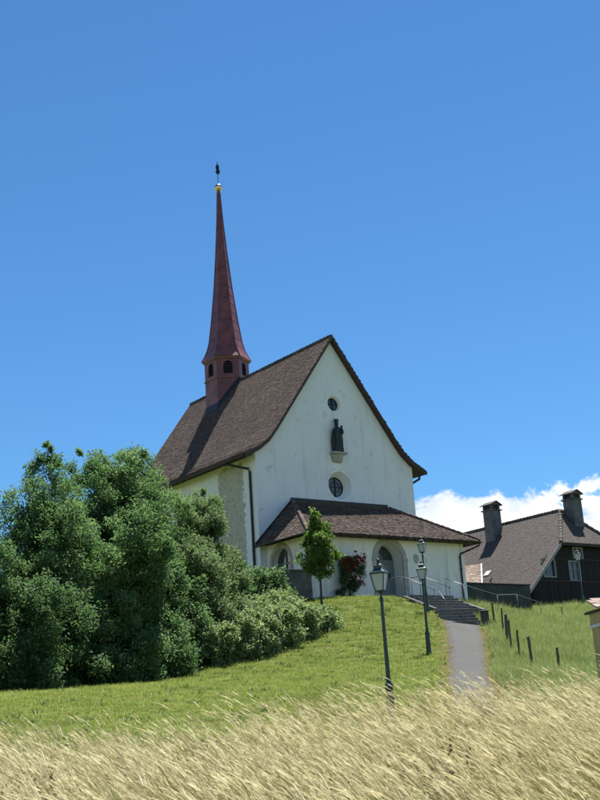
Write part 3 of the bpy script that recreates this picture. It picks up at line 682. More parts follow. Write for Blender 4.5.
# ------------------------------------------------------------------ street lamps
def make_lamp():
    o = thing('street_lamp', (0, 0, 0), 'x', 'street lamp', 'green lantern lamps by the path')
    MB().lathe([(.115, -.15), (.115, .06), (.095, .10), (.088, .72), (.098, .76), (.098, .82), (.060, .90), (.056, .94)], 14).build('base', 'lamp_green', o, smooth=False)
    MB().lathe([(.054, .9), (.046, 1.7), (.038, 2.62), (.052, 2.64), (.052, 2.68), (.034, 2.72), (.03, 2.80), (.10, 2.84), (.10, 2.865)], 14).build('pole', 'lamp_green', o)
    fr = MB(); z0_, z1_, r0, r1 = 2.86, 3.25, .10, .172
    cs = [(1, 1), (-1, 1), (-1, -1), (1, -1)]
    for a, b_ in cs: fr.tube([(a * r0 , b_ * r0, z0_), (a * r1, b_ * r1, z1_)], .014, 5)
    for i in range(4):
        a, b_ = cs[i], cs[(i + 1) % 4]
        fr.tube([(a[0] * r1, a[1] * r1, z1_), (b_[0] * r1, b_[1] * r1, z1_)], .02, 5); fr.tube([(a[0] * r0, a[1] * r0, z0_), (b_[0] * r0, b_[1] * r0, z0_)], .016, 5)
    lant = fr.build('lantern', 'lamp_green', o)
    for i in range(4):
        a, b_ = cs[i], cs[(i + 1) % 4]
        MB().add([(a[0] * r0 * .97, a[1] * r0 * .97, z0_), (b_[0] * r0 * .97, b_[1] * r0 * .97, z0_), (b_[0] * r1 * .97, b_[1] * r1 * .97, z1_), (a[0] * r1 * .97, a[1] * r1 * .97, z1_)], [(0, 1, 2, 3)]).build('glass_pane', 'lamp_glass', lant)
    MB().lathe([(.265, 3.242), (.268, 3.265), (.16, 3.34), (.135, 3.36), (.135, 3.41), (.155, 3.42), (.08, 3.465), (.03, 3.49)], 4, (0, 0), R(45)).build('lantern_roof', 'lamp_green', o, bevel=.006)
    b = MB(); b.sphere((0, 0, 3.54), .045, 12, 8); b.tube([(0, 0, 3.48), (0, 0, 3.52)], .02, 6); b.build('finial', 'lamp_green', o, smooth=True)
    return o
lamp0 = make_lamp()
for i, (x, y, rz_, lean, lab) in enumerate([
    (-16.32, -28.82, .5, (.0, -.022), 'dark green lantern lamp post nearest the camera, its foot in the tall grass'),
    (-4.17, -16.86, .7, (.0, .0), 'dark green lantern lamp post on the mown lawn left of the path, halfway up'),
    (3.22, -8.84, .6, (.0, .0), 'lantern lamp post beside the steps, seen just above another lantern'),
    (27.35, 2.5, .4, (.0, .0), 'lantern lamp post in front of the dark farmhouse gable')]):
    o = lamp0 if i == 0 else copy_tree(lamp0)
    o.location = (x, y, H(x, y)); o.scale = (1, 1, (1.07, .985, .985, 1.13)[i]); o.rotation_euler = (lean[0], lean[1], rz_); o['label'] = lab

# ------------------------------------------------------------------ farmhouse
HX, HZ, HY, EYB = 31.8, 8.32, 5.0, 23.0
ms = math.tan(R(43)); RY = 7.4       # ridge starts RY, half-hip eave at HY
house = thing('farmhouse', (HX, 8, .4), 'dark timber farmhouse with big half-hipped brown tiled roof right of the chapel', 'house')
zl = lambda x: HZ - ms * abs(x - HX)
xe, xh = 25.1, 28.74
xr = 2 * HX - xe; xhr = 2 * HX - xh
YC = 12.3; xs_ = 28.35
# walls
b = MB(); GY = HY + .55
wl = 26.0
gable = [(wl, GY, -1), (2 * HX - wl, GY, -1), (2 * HX - wl, GY, zl(wl) - .15), (xhr, GY, zl(xhr) - .15), (xh, GY, zl(xh) - .15), (wl, GY, zl(wl) - .15)]
wind = [(27.30, 28.36, 3.17, 4.29), (29.90, 30.90, 2.97, 4.22), (30.52, 31.36, 4.62, 5.22), (33.6, 34.6, 2.97, 4.22)]
wind[2] = (30.50, 31.36, 4.50, 5.20)
b.sheet(gable, [[(x0, GY, z0_), (x1, GY, z0_), (x1, GY, z1_), (x0, GY, z1_)] for x0, x1, z0_, z1_ in wind])
b.add([(wl, GY, -1), (wl, EYB - .5, -1), (wl, EYB - .5, zl(wl) - .15), (wl, GY, zl(wl) - .15)], [(0, 1, 2, 3)])
b.add([(2 * HX - wl, GY, -1), (2 * HX - wl, EYB - .5, -1), (2 * HX - wl, EYB - .5, zl(wl) - .15), (2 * HX - wl, GY, zl(wl) - .15)], [(0, 1, 2, 3)])
hw = b.build('wall', 'timber', house)
for (z0_, z1_, pr) in ((1.28, 1.44, .10), (2.80, 2.90, .07), (4.36, 4.46, .07)):
    x0 = max(wl, HX - (HZ - z1_ - .2) / ms) + .02; MB().box(x0, 2 * HX - x0, GY - pr, GY - .004, z0_, z1_).build('ledge_board', 'wood_dark', house)
x = wl + .08; k = 0
while x < 2 * HX - wl - .2:           # upright boards
    zt = min(zl(x) - .25, zl(x + .2) - .25, zl(xh) - .3)
    segs = [(1.46, 2.78), (2.92, 4.34), (4.48, zt)]
    for (a, c) in segs:
        if zt - .02 < c: c = zt - .02
        if c - a < .15: continue
        if any(x + .22 > x0 - .12 and x < x1 + .12 and c > z0_ - .1 and a < z1_ + .1 for x0, x1, z0_, z1_ in wind): continue
        dpt = random.uniform(.02, .045)
        MB().box(x + .006, x + .214, GY - dpt, GY - .003, a, c).build('board', 'timber', hw)
    x += .22
for i, (x0, x1, z0_, z1_) in enumerate(wind):
    b = MB(); fwd_ = .07; t_ = .10
    for q in ((x0 - t_, x1 + t_, z1_, z1_ + t_), (x0 - t_, x1 + t_, z0_ - t_, z0_)): b.box(q[0], q[1], GY - fwd_, GY + .12, q[2], q[3])
    for q in ((x0 - t_, x0), (x1, x1 + t_)): b.box(q[0], q[1], GY - fwd_, GY + .12, z0_, z1_)
    wd = b.build('window', 'frame_grey', house, bevel=.006)
    mid = (x0 + x1) / 2; zm = z0_ + (z1_ - z0_) * .62
    if i != 0:
        b = MB(); b.box(mid - .03, mid + .03, GY + .02, GY + .06, z0_, z1_); b.box(x0, x1, GY + .024, GY + .056, zm - .02, zm + .02)
        b.box(x0, x0 + .07, GY + .022, GY + .062, z0_, z1_); b.box(x1 - .07, x1, GY + .022, GY + .062, z0_, z1_); b.build('muntin', 'frame_grey', wd)
    for (a, c) in ((x0, mid), (mid, x1)): MB().add([(a, GY + .07, z0_), (c, GY + .07, z0_), (c, GY + .07 + random.uniform(0, .01), z1_), (a, GY + .07, z1_)], [(0, 1, 2, 3)]).build('pane', 'glass_dark', wd)
# roof: left slope (long in front, shorter over the annex), right slope, half hip
b = MB(); td = (0, 0, -.16)
b.slab([(xe, HY, zl(xe)), (xh, HY, zl(xh)), (HX, RY, HZ), (HX, EYB, HZ), (xe, EYB, zl(xe))], td)
b.slab([(xr, HY, zl(xr)), (xhr, HY, zl(xhr)), (HX, RY, HZ), (HX, EYB, HZ), (xr, EYB, zl(xr))], td)
b.slab([(xh, HY, zl(xh)), (xhr, HY, zl(xhr)), (HX, RY, HZ)], td)
hr = b.build('roof', 'rafter', house)
c43, s43 = math.cos(R(43)), math.sin(R(43))
b = MB(); sl = (HX - xe) / c43
def in_left(p):
    if p.y < HY + .02: return False
    if p.x > xh and p.y < HY + (p.x - xh) / (HX - xh) * (RY - HY) - .02: return False
    return True
tile_field(b, (HX, HY, HZ), (0, 1, 0), (-c43, 0, -s43), EYB - HY - .1, sl - .1, inside=in_left, tw=.17, ex=.155, hh=(.022, .032))
b.build('roof_tiles', 'tile_house', hr, kind='stuff', normals=False)
hs_ = (HZ - zl(xh)) / (RY - HY); b = MB(); hlen = math.hypot(RY - HY, HZ - zl(xh))
tile_field(b, (xh, RY, HZ), (1, 0, 0), (0, HY - RY, zl(xh) - HZ), xhr - xh, hlen - .05, inside=lambda p: abs(p.x - HX) < (HX - xh) * (RY - p.y) / (RY - HY) + .02, tw=.17, ex=.155, hh=(.022, .032))
b.build('roof_tiles', 'tile_house', hr, kind='stuff', normals=False)
for xa in (xh, xhr):
    n_ = 11; p0, p1 = Vector((xa, HY, zl(xa) + .02)), Vector((HX, RY, HZ + .02))
    for i in range(n_):
        b = MB(); q0 = p0.lerp(p1, i / n_); q1 = p0.lerp(p1, (i + 1) / n_); cap_row(b, q1, q0, .15, (q1 - q0).length * .995); b.build('hip_tile', 'tile_house', hr, normals=False)
b = MB(); cap_row(b, (HX, RY, HZ), (HX, EYB, HZ), .14, .36); b.build('ridge_tiles', 'tile_house', hr, kind='stuff', normals=False)
for sg in (1, -1):
    xA, xB = (xe, xh) if sg > 0 else (xr, xhr)
    b = MB(); b.slab([(xA, HY - .04, zl(xA) + .05), (xB, HY - .04, zl(xB) + .05), (xB, HY - .04, zl(xB) - .24), (xA, HY - .04, zl(xA) - .24)], (0, .035, 0)); b.build('verge_board', 'frame_grey' if sg > 0 else 'rafter', hr)
MB().box(xh, xhr, HY - .05, HY - .002, zl(xh) - .20, zl(xh) + .02).build('eave_board', 'wood_dark', hr)
sk = MB().slab([(27.0, 10.6, zl(27.0) + .06), (27.35, 10.6, zl(27.35) + .06), (27.35, 11.1, zl(27.35) + .06), (27.0, 11.1, zl(27.0) + .06)], (0, 0, .07)).build('skylight', 'frame_white', hr)
MB().tube([(26.2, 9.6, zl(26.2)), (26.15, 9.6, zl(26.2) + .35), (25.9, 9.2, zl(26.2) + .35)], .06, 8).build('vent_pipe', 'steel', hr)
def chimney(x0, x1, y0, y1, zb, zt):
    b = MB(); b.box(x0, x1, y0, y1, zb, zt - .75); ch = b.build('chimney', 'chimney_plaster', house, bevel=.02)
    MB().box(x0 - .10, x1 + .10, y0 - .10, y1 + .10, zt - .75, zt - .66).build('collar', 'stone_grey', ch, bevel=.012)
    for (a, c) in ((x0 + .02, y0 + .02), (x1 - .17, y0 + .02), (x0 + .02, y1 - .17), (x1 - .17, y1 - .17)): MB().box(a, a + .15, c, c + .15, zt - .66, zt - .26).build('pier', 'chimney_plaster', ch)
    MB().box(x0 + .1, x1 - .1, y0 + .1, y1 - .1, zt - .66, zt - .28).build('flue', 'dark_opening', ch)
    xm = (x0 + x1) / 2
    for s in (-1, 1):
        b = MB(); xo = xm + s * ((x1 - x0) / 2 + .14); b.slab([(xm, y0 - .14, zt), (xo, y0 - .14, zt - .30), (xo, y1 + .14, zt - .30), (xm, y1 + .14, zt)], (0, 0, -.06)); b.build('cap', 'tile_house', ch)
    b = MB(); b.slab([(xm, y0 - .02, zt - .07), (x0, y0 - .02, zt - .30), (x1, y0 - .02, zt - .30)], (0, .06, 0)); b.build('cap_gable', 'stone_grey', ch)
chimney(30.32, 31.28, 12.85, 13.8, 6.2, 10.05); chimney(31.95, 32.9, 6.25, 7.2, 6.2, 9.72)
# low annex in front of the long slope, its paler roof falling towards the lawn
ANNEX = ((26.76, 10.98, 4.75), (24.69, 13.14, 4.75), (21.71, 6.12, 1.92), (19.64, 8.28, 1.92))
TRa, TLa, BRa, BLa = (Vector(q) for q in ANNEX)
dn_ = (BRa - TRa); ud = (TLa - TRa)
b = MB(); b.slab([TRa, BRa, BLa, TLa], (0, 0, -.14)); an = b.build('lean_to_roof', 'rafter', house)
b = MB(); tile_field(b, TRa, ud, dn_, ud.length, dn_.length - .05, tw=.22, ex=.2); b.build('roof_tiles', 'tile_annex', an, kind='stuff', normals=False)
b = MB(); b.slab([TRa + Vector((0, 0, .08)), BRa + Vector((0, 0, .08)), BRa - Vector((0, 0, .2)), TRa - Vector((0, 0, .2))], -ud.normalized() * .07); b.build('verge_board', 'frame_white', an)
ins = [p + (c - p) * .08 for p in (TRa, BRa, BLa, TLa) for c in [(TRa + BLa) / 2]]
b = MB(); b.bridge([p - Vector((0, 0, .16)) for p in ins], [Vector((p.x, p.y, -.8)) for p in ins]); b.build('lean_to_wall', 'plaster_portico', house)

# ------------------------------------------------------------------ small roadside shrine at the right edge
sx0, sy0 = -18.08, -36.80
sg_ = H(-17.6, -36.9)
shrine = thing('wayside_shrine', (-17.6, -36.9, sg_), 'small ochre plastered pillar with a tiled coping at the right edge', 'shrine')
ra = R(-30)
def sbox(x0, x1, y0, y1, z0_, z1_): return MB().box(sx0 + x0, sx0 + x1, sy0 + y0, sy0 + y1, z0_, z1_, ra, (sx0, sy0))
sbox(.02, 1.5, 0, .55, sg_ - .4, -4.92).build('shaft', 'ochre', shrine, bevel=.012)
sbox(-.015, 1.53, -.03, .58, -4.92, -4.86).build('moulding', 'frame_white', shrine, bevel=.008)
sbox(0, 1.5, -.005, .555, -4.86, -4.66).build('frieze', 'ochre', shrine, bevel=.01)
sbox(-.012, .022, -.012, .03, sg_ - .4, -4.93).build('edge_strip', 'frame_white', shrine, bevel=.006)
sbox(-.05, 1.6, -.10, .66, -4.66, -4.62).build('cap_board', 'rafter', shrine)
c_, s_ = math.cos(ra), math.sin(ra)
for r_ in range(4):
    for k in range(9):
        b = MB(); xx = -.06 + k * .20 + (.1 if r_ % 2 else 0) - .05; y0 = -.17 + r_ * .125; zz = -4.62 + r_ * .045
        b.slab([(xx, y0, zz), (xx + .19, y0, zz + random.uniform(-.006, .006)), (xx + .19, y0 + .2, zz + .07), (xx, y0 + .2, zz + .07)], (0, 0, .028))
        b.v = [(sx0 + x * c_ - y * s_, sy0 + x * s_ + y * c_, z) for x, y, z in b.v]
        b.build('tile', 'tile_shrine', shrine)

# ------------------------------------------------------------------ fence posts and bin
POSTS = [(5.11, -11.22, 1.05, .055, 'thin dark wooden fence post nearest the chapel steps, beside the black bin'), (1.78, -14.96, 1.18, .05, 'leaning wooden fence post second down from the bin'),
 (-.63, -17.51, 1.20, .085, 'thickest grey wooden fence post, paired with a thinner one'), (-1.98, -18.98, 1.22, .05, 'thin wooden fence post just right of the thickest post'), (-3.6, -20.9, 1.10, .05, 'slim wooden fence post midway along the meadow fence row'),
 (-5.5, -23.26, 1.18, .06, 'dark wooden fence post nearest the path end, foot in dry grass'), (-6.06, -24.87, .85, .06, 'short dark wooden fence stake at the front right of the meadow'), (15.83, -5.84, .82, .045, 'small lone stake high in the meadow before the farmhouse')]
for i, (x, y, h, r_, lab) in enumerate(POSTS):
    r_ *= .72
    b = MB(); z = H(x, y); lx, ly = random.uniform(-.06, .03), random.uniform(-.05, .03)
    n_ = 7; vs = []; q = [random.uniform(.85, 1.12) for _ in range(n_)]
    for t_ in (-.3, 0, .4 * h, .8 * h, h - .02, h): vs.append(t_)
    b.lathe([(r_ * (1.08 - .1 * t_ / h) * (0.8 if t_ == h else 1), t_) for t_ in vs], n_, (0, 0), random.random())
    b.v = [(vx * q[j % n_] + lx * vz, vy * q[j % n_] + ly * vz, vz + (.03 * vx / r_ if vz > h - .05 else 0)) for j, (vx, vy, vz) in enumerate(b.v)]
    tag(b.build('fence_post', 'post_wood', at=(x, y, z)), lab, 'post', 'fence posts of the meadow')
bxn, byn = 4.60, -11.15
bz = H(bxn, byn)
binn = thing('litter_bin', (bxn, byn, bz), 'small black litter bin at the foot of the chapel steps', 'bin')
MB().box(bxn - .17, bxn + .17, byn - .14, byn + .14, bz - .03, bz + .60, R(-35)).build('body', 'bin_plastic', binn, bevel=.02)
MB().box(bxn - .19, bxn + .19, byn - .16, byn + .16, bz + .60, bz + .67, R(-35)).build('lid', 'bin_plastic', binn, bevel=.02)

# ------------------------------------------------------------------ leaves
def leaf_mesh(name, centers, spreads, clu, per, ll, lw, outward, mat, parent, upb=.35, sizevar=.35, seed=1):
    g = np.random.default_rng(seed); n = len(centers) * per
    c = np.repeat(centers, per, 0) + g.normal(size=(n, 3)) * np.repeat(spreads, per, 0)
    o = np.repeat(outward, per, 0)
    ax_ = g.normal(size=(n, 3)) * .75 + o * .6 + np.array((0, 0, -.12)); ax_ /= np.linalg.norm(ax_, axis=1)[:, None]
    nz = g.normal(size=(n, 3)) * .8 + np.array((0, 0, 1)) * upb * 2 + o * .55
    sd = np.cross(ax_, nz); sd /= np.linalg.norm(sd, axis=1)[:, None]; nn_ = np.cross(sd, ax_)
    s = (1 + (g.random(n) - .5) * 2 * sizevar)[:, None]
    a = c - ax_ * ll * s * .5; t_ = c + ax_ * ll * s * .5 - nn_ * ll * s * .12
    l_ = c + sd * lw * s * .5 + nn_ * lw * s * .18 - ax_ * ll * s * .08; r_ = c - sd * lw * s * .5 + nn_ * lw * s * .18 - ax_ * ll * s * .08
    V = np.stack([a, l_, t_, r_], 1).reshape(-1, 3).astype(np.float32)
    base = np.arange(n, dtype=np.int32)[:, None] * 4
    F = np.concatenate([base + np.array((0, 1, 2)), base + np.array((0, 2, 3))], 1).reshape(-1).astype(np.int32)
    me = bpy.data.meshes.new(name); me.vertices.add(4 * n); me.vertices.foreach_set('co', V.ravel())
    me.loops.add(6 * n); me.loops.foreach_set('vertex_index', F)
    me.polygons.add(2 * n); me.polygons.foreach_set('loop_start', np.arange(0, 6 * n, 3, dtype=np.int32)); me.update(calc_edges=True)
    at = me.attributes.new('var', 'FLOAT', 'FACE')
    at.data.foreach_set('value', np.repeat(np.clip(.55 * g.random(n) + .45 * np.repeat(clu, per), 0, 1), 2).astype(np.float32))
    return link(name, me, mat, parent)
def crown_points(lobes, n, g, inner=.25, rough=.22, sub=.36, per_sub=8):
    """cluster centres on small boughs that sit on the uneven surface of a few overlapping lobes"""
    lob = np.array(lobes, float); area = (lob[:, 3] * lob[:, 4] + lob[:, 3] * lob[:, 5] + lob[:, 4] * lob[:, 5])
    area = area ** .75; m = max(len(lob), n // per_sub); k = g.choice(len(lob), m, p=area / area.sum())
    d = g.normal(size=(m, 3)); d /= np.linalg.norm(d, axis=1)[:, None]
    ph = g.random((len(lob), 6)) * 6.28
    bump = (np.sin(d[:, 0] * 4.3 + ph[k, 0]) * np.sin(d[:, 1] * 4.7 + ph[k, 1]) + np.sin(d[:, 2] * 5.1 + ph[k, 2] + d[:, 0] * 3)) * .5
    lr = lob[k, 3:6].mean(1)
    sr = np.minimum(sub * g.uniform(.6, 1.3, m), lr * .7)
    rad = 1 + rough * bump - np.abs(g.normal(size=m)) * .08 - .55 * sr / lr
    rad = np.where(g.random(m) < inner, g.uniform(.3, .8, m), rad)
    c = lob[k, :3] + d * lob[k, 3:6] * rad[:, None]
    cl = np.clip(.5 + .25 * bump + .45 * (g.random(m) - .5), 0, 1)
    c, d, sr, cl = (np.repeat(q, per_sub, 0) for q in (c, d, sr, cl)); q = len(c)
    e = g.normal(size=(q, 3)) * .75 + d * .55 + np.array((0, 0, .45)); e /= np.linalg.norm(e, axis=1)[:, None]
    p = c + e * (sr * g.uniform(.7, 1.12, q))[:, None]
    return p, e, np.clip(cl + .2 * (g.random(q) - .5), 0, 1)
def shrub(name, base, label, cat, lobes, n, per, ll, lw, mat, spread=.22, trunk_r=.09, seed=1, group=None, upb=.6, inner=.2, rough=.11, shoots=0, stems=None):
    g = np.random.default_rng(seed); x, y = base; z = H(x, y)
    o = thing(name, (x, y, z), label, cat, group)
    p, d, clu = crown_points(lobes, int(n * DENS), g, inner, rough)
    if shoots:                        # single twigs that stand out of the outline
        lob = np.array(lobes, float); k = g.integers(0, len(lob), shoots); dd = g.normal(size=(shoots, 3)); dd[:, 2] = np.abs(dd[:, 2]) + .5; dd /= np.linalg.norm(dd, axis=1)[:, None]
        for f in (.92, .97, 1.02, 1.07, 1.12):
            p = np.concatenate([p, lob[k, :3] + dd * lob[k, 3:6] * f]); d = np.concatenate([d, dd]); clu = np.concatenate([clu, np.full(shoots, .75)])
    gr = Hs(p[:, :2]); p[:, 2] = np.maximum(p[:, 2], gr + .12)
    sp = np.stack([np.full(len(p), spread)] * 3, 1); 
    if shoots: sp[-5 * shoots:] *= .45
    leaf_mesh('crown', p, sp, clu, per, ll, lw, d, mat, o, upb, seed=seed + 50)
    b = MB(); lob = sorted(lobes, key=lambda q: -q[5])[:9]
    tops = [Vector(q[:3]) for q in lob]
    if stems is None:
        mz = max(min(q.z for q in tops) - .2, z + .5); f = Vector((x, y, z - .3)); m_ = Vector((x + .1, y, mz))
        b.tube([f, f.lerp(m_, .5) + Vector((.05, .04, 0)), m_], [trunk_r * 1.25, trunk_r, trunk_r * .85], 9)
        st = [m_] * len(tops)
    else: st = [Vector((x + random.uniform(-stems, stems), y + random.uniform(-stems, stems), 0)) for _ in tops]
    for s0, t_ in zip(st, tops):
        if stems is not None: s0.z = H(s0.x, s0.y) - .15
        md = s0.lerp(t_, .5) + Vector((random.uniform(-.2, .2), random.uniform(-.2, .2), .15)); rr = trunk_r * .6
        b.tube([s0, md, t_], [rr, rr * .7, rr * .35], 7)
        for _ in range(4):
            e_ = t_ + Vector((random.gauss(0, 1), random.gauss(0, 1), abs(random.gauss(0, .8)))) * .55
            b.tube([md.lerp(t_, random.uniform(.2, 1)), e_], [rr * .3, rr * .12], 5)
    b.build('trunk', 'bark', o)
    return o
def lobes_at(cx_, cy_, zb, zt, rad, n, seed, taper=.6):
    g = np.random.default_rng(seed); out_ = []
    for i in range(n):
        f = (i + .5) / n; z = zb + (zt - zb) * f; rr = rad * (1 - taper * max(0, f - .35) / .65)
        a = g.random() * 6.28 + i * 2.4; q = rr * g.uniform(.25, .62)
        s = rr * g.uniform(.48, .72)
        out_.append((cx_ + q * math.cos(a), cy_ + q * math.sin(a), z, s, s, s * g.uniform(.8, 1.15)))
    return out_
G = 'shrubs and trees left of the chapel'
# from left to right
LL, LW = .115, .056; DENS = 2.35
shrub('hedge_tree', (-24.2, -12.0), 'pale green leafy tree cut by the left edge of the picture', 'tree', lobes_at(-23.8, -12.0, -3.6, 2.2, 3.4, 16, 3, .25), 1100, 36, LL, LW, 'leaf_mid', .13, .13, 3, G, shoots=16)
shrub('pointed_tree', (-17.1, -11.9), 'tallest tree on the left with a narrow pointed top', 'tree',
      lobes_at(-17.5, -11.6, -3.7, 1.6, 3.2, 17, 11, .4) + [(-17.4, -11.8, 1.9, 1.5, 1.5, 1.1), (-17.3, -11.9, 2.6, 1.0, 1.0, .8), (-17.25, -11.9, 3.15, .62, .62, .6), (-17.2, -11.9, 3.6, .36, .36, .5), (-17.2, -11.9, 4.05, .17, .17, .4), (-19.6, -10.6, 1.2, 1.6, 1.6, 1.2)], 1400, 36, .115, .05, 'leaf_mid', .13, .15, 11, G, shoots=18)
shrub('hedge_tree', (-12.2, -8.6), 'broad dark green tree left of the chapel roof corner', 'tree', lobes_at(-12.6, -8.4, -2.9, 3.9, 3.1, 18, 23, .42) + [(-14.6, -8.9, 3.1, 1.2, 1.2, 1.5), (-13.4, -8.4, 4.3, 1.0, 1.0, 1.2), (-11.6, -8.0, 4.2, 1.3, 1.2, 1.1), (-15.3, -10.0, 1.3, 1.7, 1.6, 1.6), (-15.0, -10.2, -.6, 1.8, 1.6, 1.6), (-10.4, -7.9, 2.4, 1.6, 1.5, 1.5), (-10.6, -8.4, .4, 1.7, 1.6, 1.6)], 1900, 36, LL, LW, 'leaf_mid', .13, .14, 23, G, shoots=30)
shrub('hedge_tree', (-8.2, -6.75), 'olive green airy tree in front of the chapel side wall', 'tree', lobes_at(-8.35, -6.75, -1.6, 2.6, 2.15, 13, 31, .15) + [(-7.5, -6.6, 3.1, 1.0, 1.0, 1.1), (-9.3, -6.8, 2.9, 1.1, 1.1, 1.1)], 950, 36, .125, .052, 'leaf_olive', .125, .11, 31, G, shoots=22)
shrub('hedge_shrub', (-14.6, -13.2), 'mid green leafy shrub bulging forward at the centre of the thicket', 'shrub', lobes_at(-14.5, -13.0, -3.7, .9, 2.1, 10, 41, .4) + [(-15.6, -14.0, -3.9, 1.1, 1.0, .8), (-13.6, -13.9, -3.8, 1.1, 1.0, .8), (-14.6, -14.3, -3.7, 1.0, .9, .9), (-17.0, -14.2, -4.0, 1.2, 1.0, .9), (-12.3, -11.9, -2.6, 1.5, 1.4, 1.3), (-12.4, -11.6, -1.0, 1.5, 1.3, 1.3), (-16.8, -13.2, -1.7, 1.6, 1.5, 1.4), (-16.6, -13.0, -.3, 1.4, 1.3, 1.2)], 1150, 36, LL, .065, 'leaf_mid', .13, .08, 41, G, shoots=14)
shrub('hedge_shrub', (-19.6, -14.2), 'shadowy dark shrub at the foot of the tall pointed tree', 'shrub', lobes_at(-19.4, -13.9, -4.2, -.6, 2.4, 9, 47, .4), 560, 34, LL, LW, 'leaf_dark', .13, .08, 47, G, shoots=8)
shrub('hedge_shrub', (-9.6, -10.4), 'rounded olive shrub right of centre with upright shoots', 'shrub', lobes_at(-9.8, -10.2, -2.9, .8, 2.1, 10, 53, .35), 680, 36, LL, LW, 'leaf_olive', .125, .08, 53, G, shoots=18)
shrub('hedge_shrub', (-4.7, -6.7), 'fresh green rounded shrub before the low stone wall', 'shrub', lobes_at(-4.6, -6.6, -1.2, .35, 1.35, 8, 61, .45) + lobes_at(-6.3, -7.2, -1.4, .9, 1.3, 5, 62, .45), 620, 34, .13, .065, 'leaf_mid', .10, .06, 61, G, stems=.5, shoots=10)
pale = [(-10.6, -12.6, -3.1, 1.3, 1.2, .75), (-9.3, -12.7, -2.8, 1.2, 1.1, .85), (-8.0, -12.3, -2.5, 1.2, 1.1, .9), (-6.8, -11.6, -2.15, 1.2, 1.1, .85), (-5.6, -11.2, -2.1, 1.1, 1.0, .65), (-4.7, -10.9, -2.1, .9, .9, .5), (-7.6, -11.0, -1.7, 1.2, 1.1, .8), (-6.1, -10.2, -1.5, 1.1, 1.0, .7)]
shrub('low_bush', (-7.6, -11.6), 'low spreading bush with pale silvery leaves at the lawn edge', 'bush', pale, 820, 30, .13, .07, 'leaf_pale', .10, .05, 71, G, stems=1.6, shoots=26)
shrub('hedge_shrub', (-23.3, -18.0), 'small pale bush at the left edge in front of the shade', 'shrub', lobes_at(-23.6, -17.7, -4.7, -2.4, 1.15, 6, 83, .4), 300, 44, .13, .06, 'leaf_olive', .10, .06, 83, G, stems=.3, shoots=8)

# young tree on the lawn, rose by the porch
tx, ty = -1.72, -7.22; tz = H(tx, ty)
tl = [(tx + .05, ty, tz + 1.85, .60, .60, .42), (tx - .18, ty + .1, tz + 2.2, .80, .80, .5), (tx + .22, ty - .05, tz + 2.55, .82, .8, .55), (tx - .12, ty, tz + 3.0, .72, .70, .5), (tx + .08, ty, tz + 3.45, .50, .5, .45), (tx - .03, ty, tz + 3.9, .27, .27, .42), (tx - .02, ty, tz + 4.3, .11, .11, .35)]
yt = thing('young_tree', (tx, ty, tz), 'young slender tree with egg-shaped green crown standing on the lawn', 'tree')
g = np.random.default_rng(5); p, d, clu = crown_points(tl, 520, g, .2, .22, .22, 6)
leaf_mesh('crown', p, np.full((len(p), 3), .075), clu, 26, .11, .07, d, 'leaf_bright', yt, .3, seed=91)
b = MB(); b.tube([(tx, ty, tz - .2), (tx + .02, ty, tz + 1.2), (tx - .02, ty, tz + 2.6), (tx, ty, tz + 4.2)], [.062, .05, .035, .01], 9)
for k in range(16):
    z = tz + 1.3 + k * .15; a = k * 2.4; rr = .65 - .03 * k; b.tube([(tx, ty, z), (tx + math.cos(a) * rr * .5, ty + math.sin(a) * rr * .5, z + .22), (tx + math.cos(a) * rr, ty + math.sin(a) * rr, z + .4)], [.016, .011, .005], 5)
b.build('trunk', 'bark', yt)
rx, ry = 2.3, -4.45; rz0 = H(rx, ry)
rose = thing('rose_bush', (rx, ry, rz0), 'climbing rose with red blossoms against the white porch wall', 'rose')
rl = [(rx + .05, ry, .35, .42, .22, .5), (rx - .05, ry, 1.0, .55, .26, .55), (rx - .15, ry, 1.55, .62, .28, .42), (rx + .35, ry, 1.45, .5, .25, .4), (rx + .35, ry, .55, .4, .2, .35), (rx - .55, ry - .02, .25, .4, .18, .14), (rx - .5, ry, 1.7, .34, .22, .28), (rx + .1, ry, 1.85, .55, .22, .24), (rx - .45, ry, 1.2, .35, .2, .4)]
g = np.random.default_rng(15); p, d, clu = crown_points(rl, 280, g, .3, .25, .14, 6); p[:, 1] = np.minimum(p[:, 1], PYF - .10); p[:, 2] = np.maximum(p[:, 2], rz0 + .05)
leaf_mesh('foliage', p, np.full((len(p), 3), .06), clu, 22, .09, .06, d, 'leaf_dark', rose, .3, seed=95)
g = np.random.default_rng(16); pb = np.stack([g.uniform(rx - .8, rx + .8, 40), g.uniform(ry - .32, ry - .1, 40), g.normal(1.86, .16, 40)], 1)
pb = np.concatenate([pb, np.stack([g.uniform(rx - .4, rx + .6, 16), g.uniform(ry - .3, ry - .15, 16), g.uniform(.6, 1.5, 16)], 1)])
leaf_mesh('blossoms', pb, np.full((len(pb), 3), .045), g.random(len(pb)), 16, .075, .065, g.normal(size=(len(pb), 3)), 'petal', rose, .3, seed=97)
b = MB()
for k in range(6): b.tube([(rx + random.uniform(-.1, .1), ry + .15, rz0 - .1), (rx + random.uniform(-.3, .3), ry + .1, .8), (rx + random.uniform(-.6, .6), ry, 1.7)], [.022, .016, .007], 6)
b.build('stems', 'bark', rose)

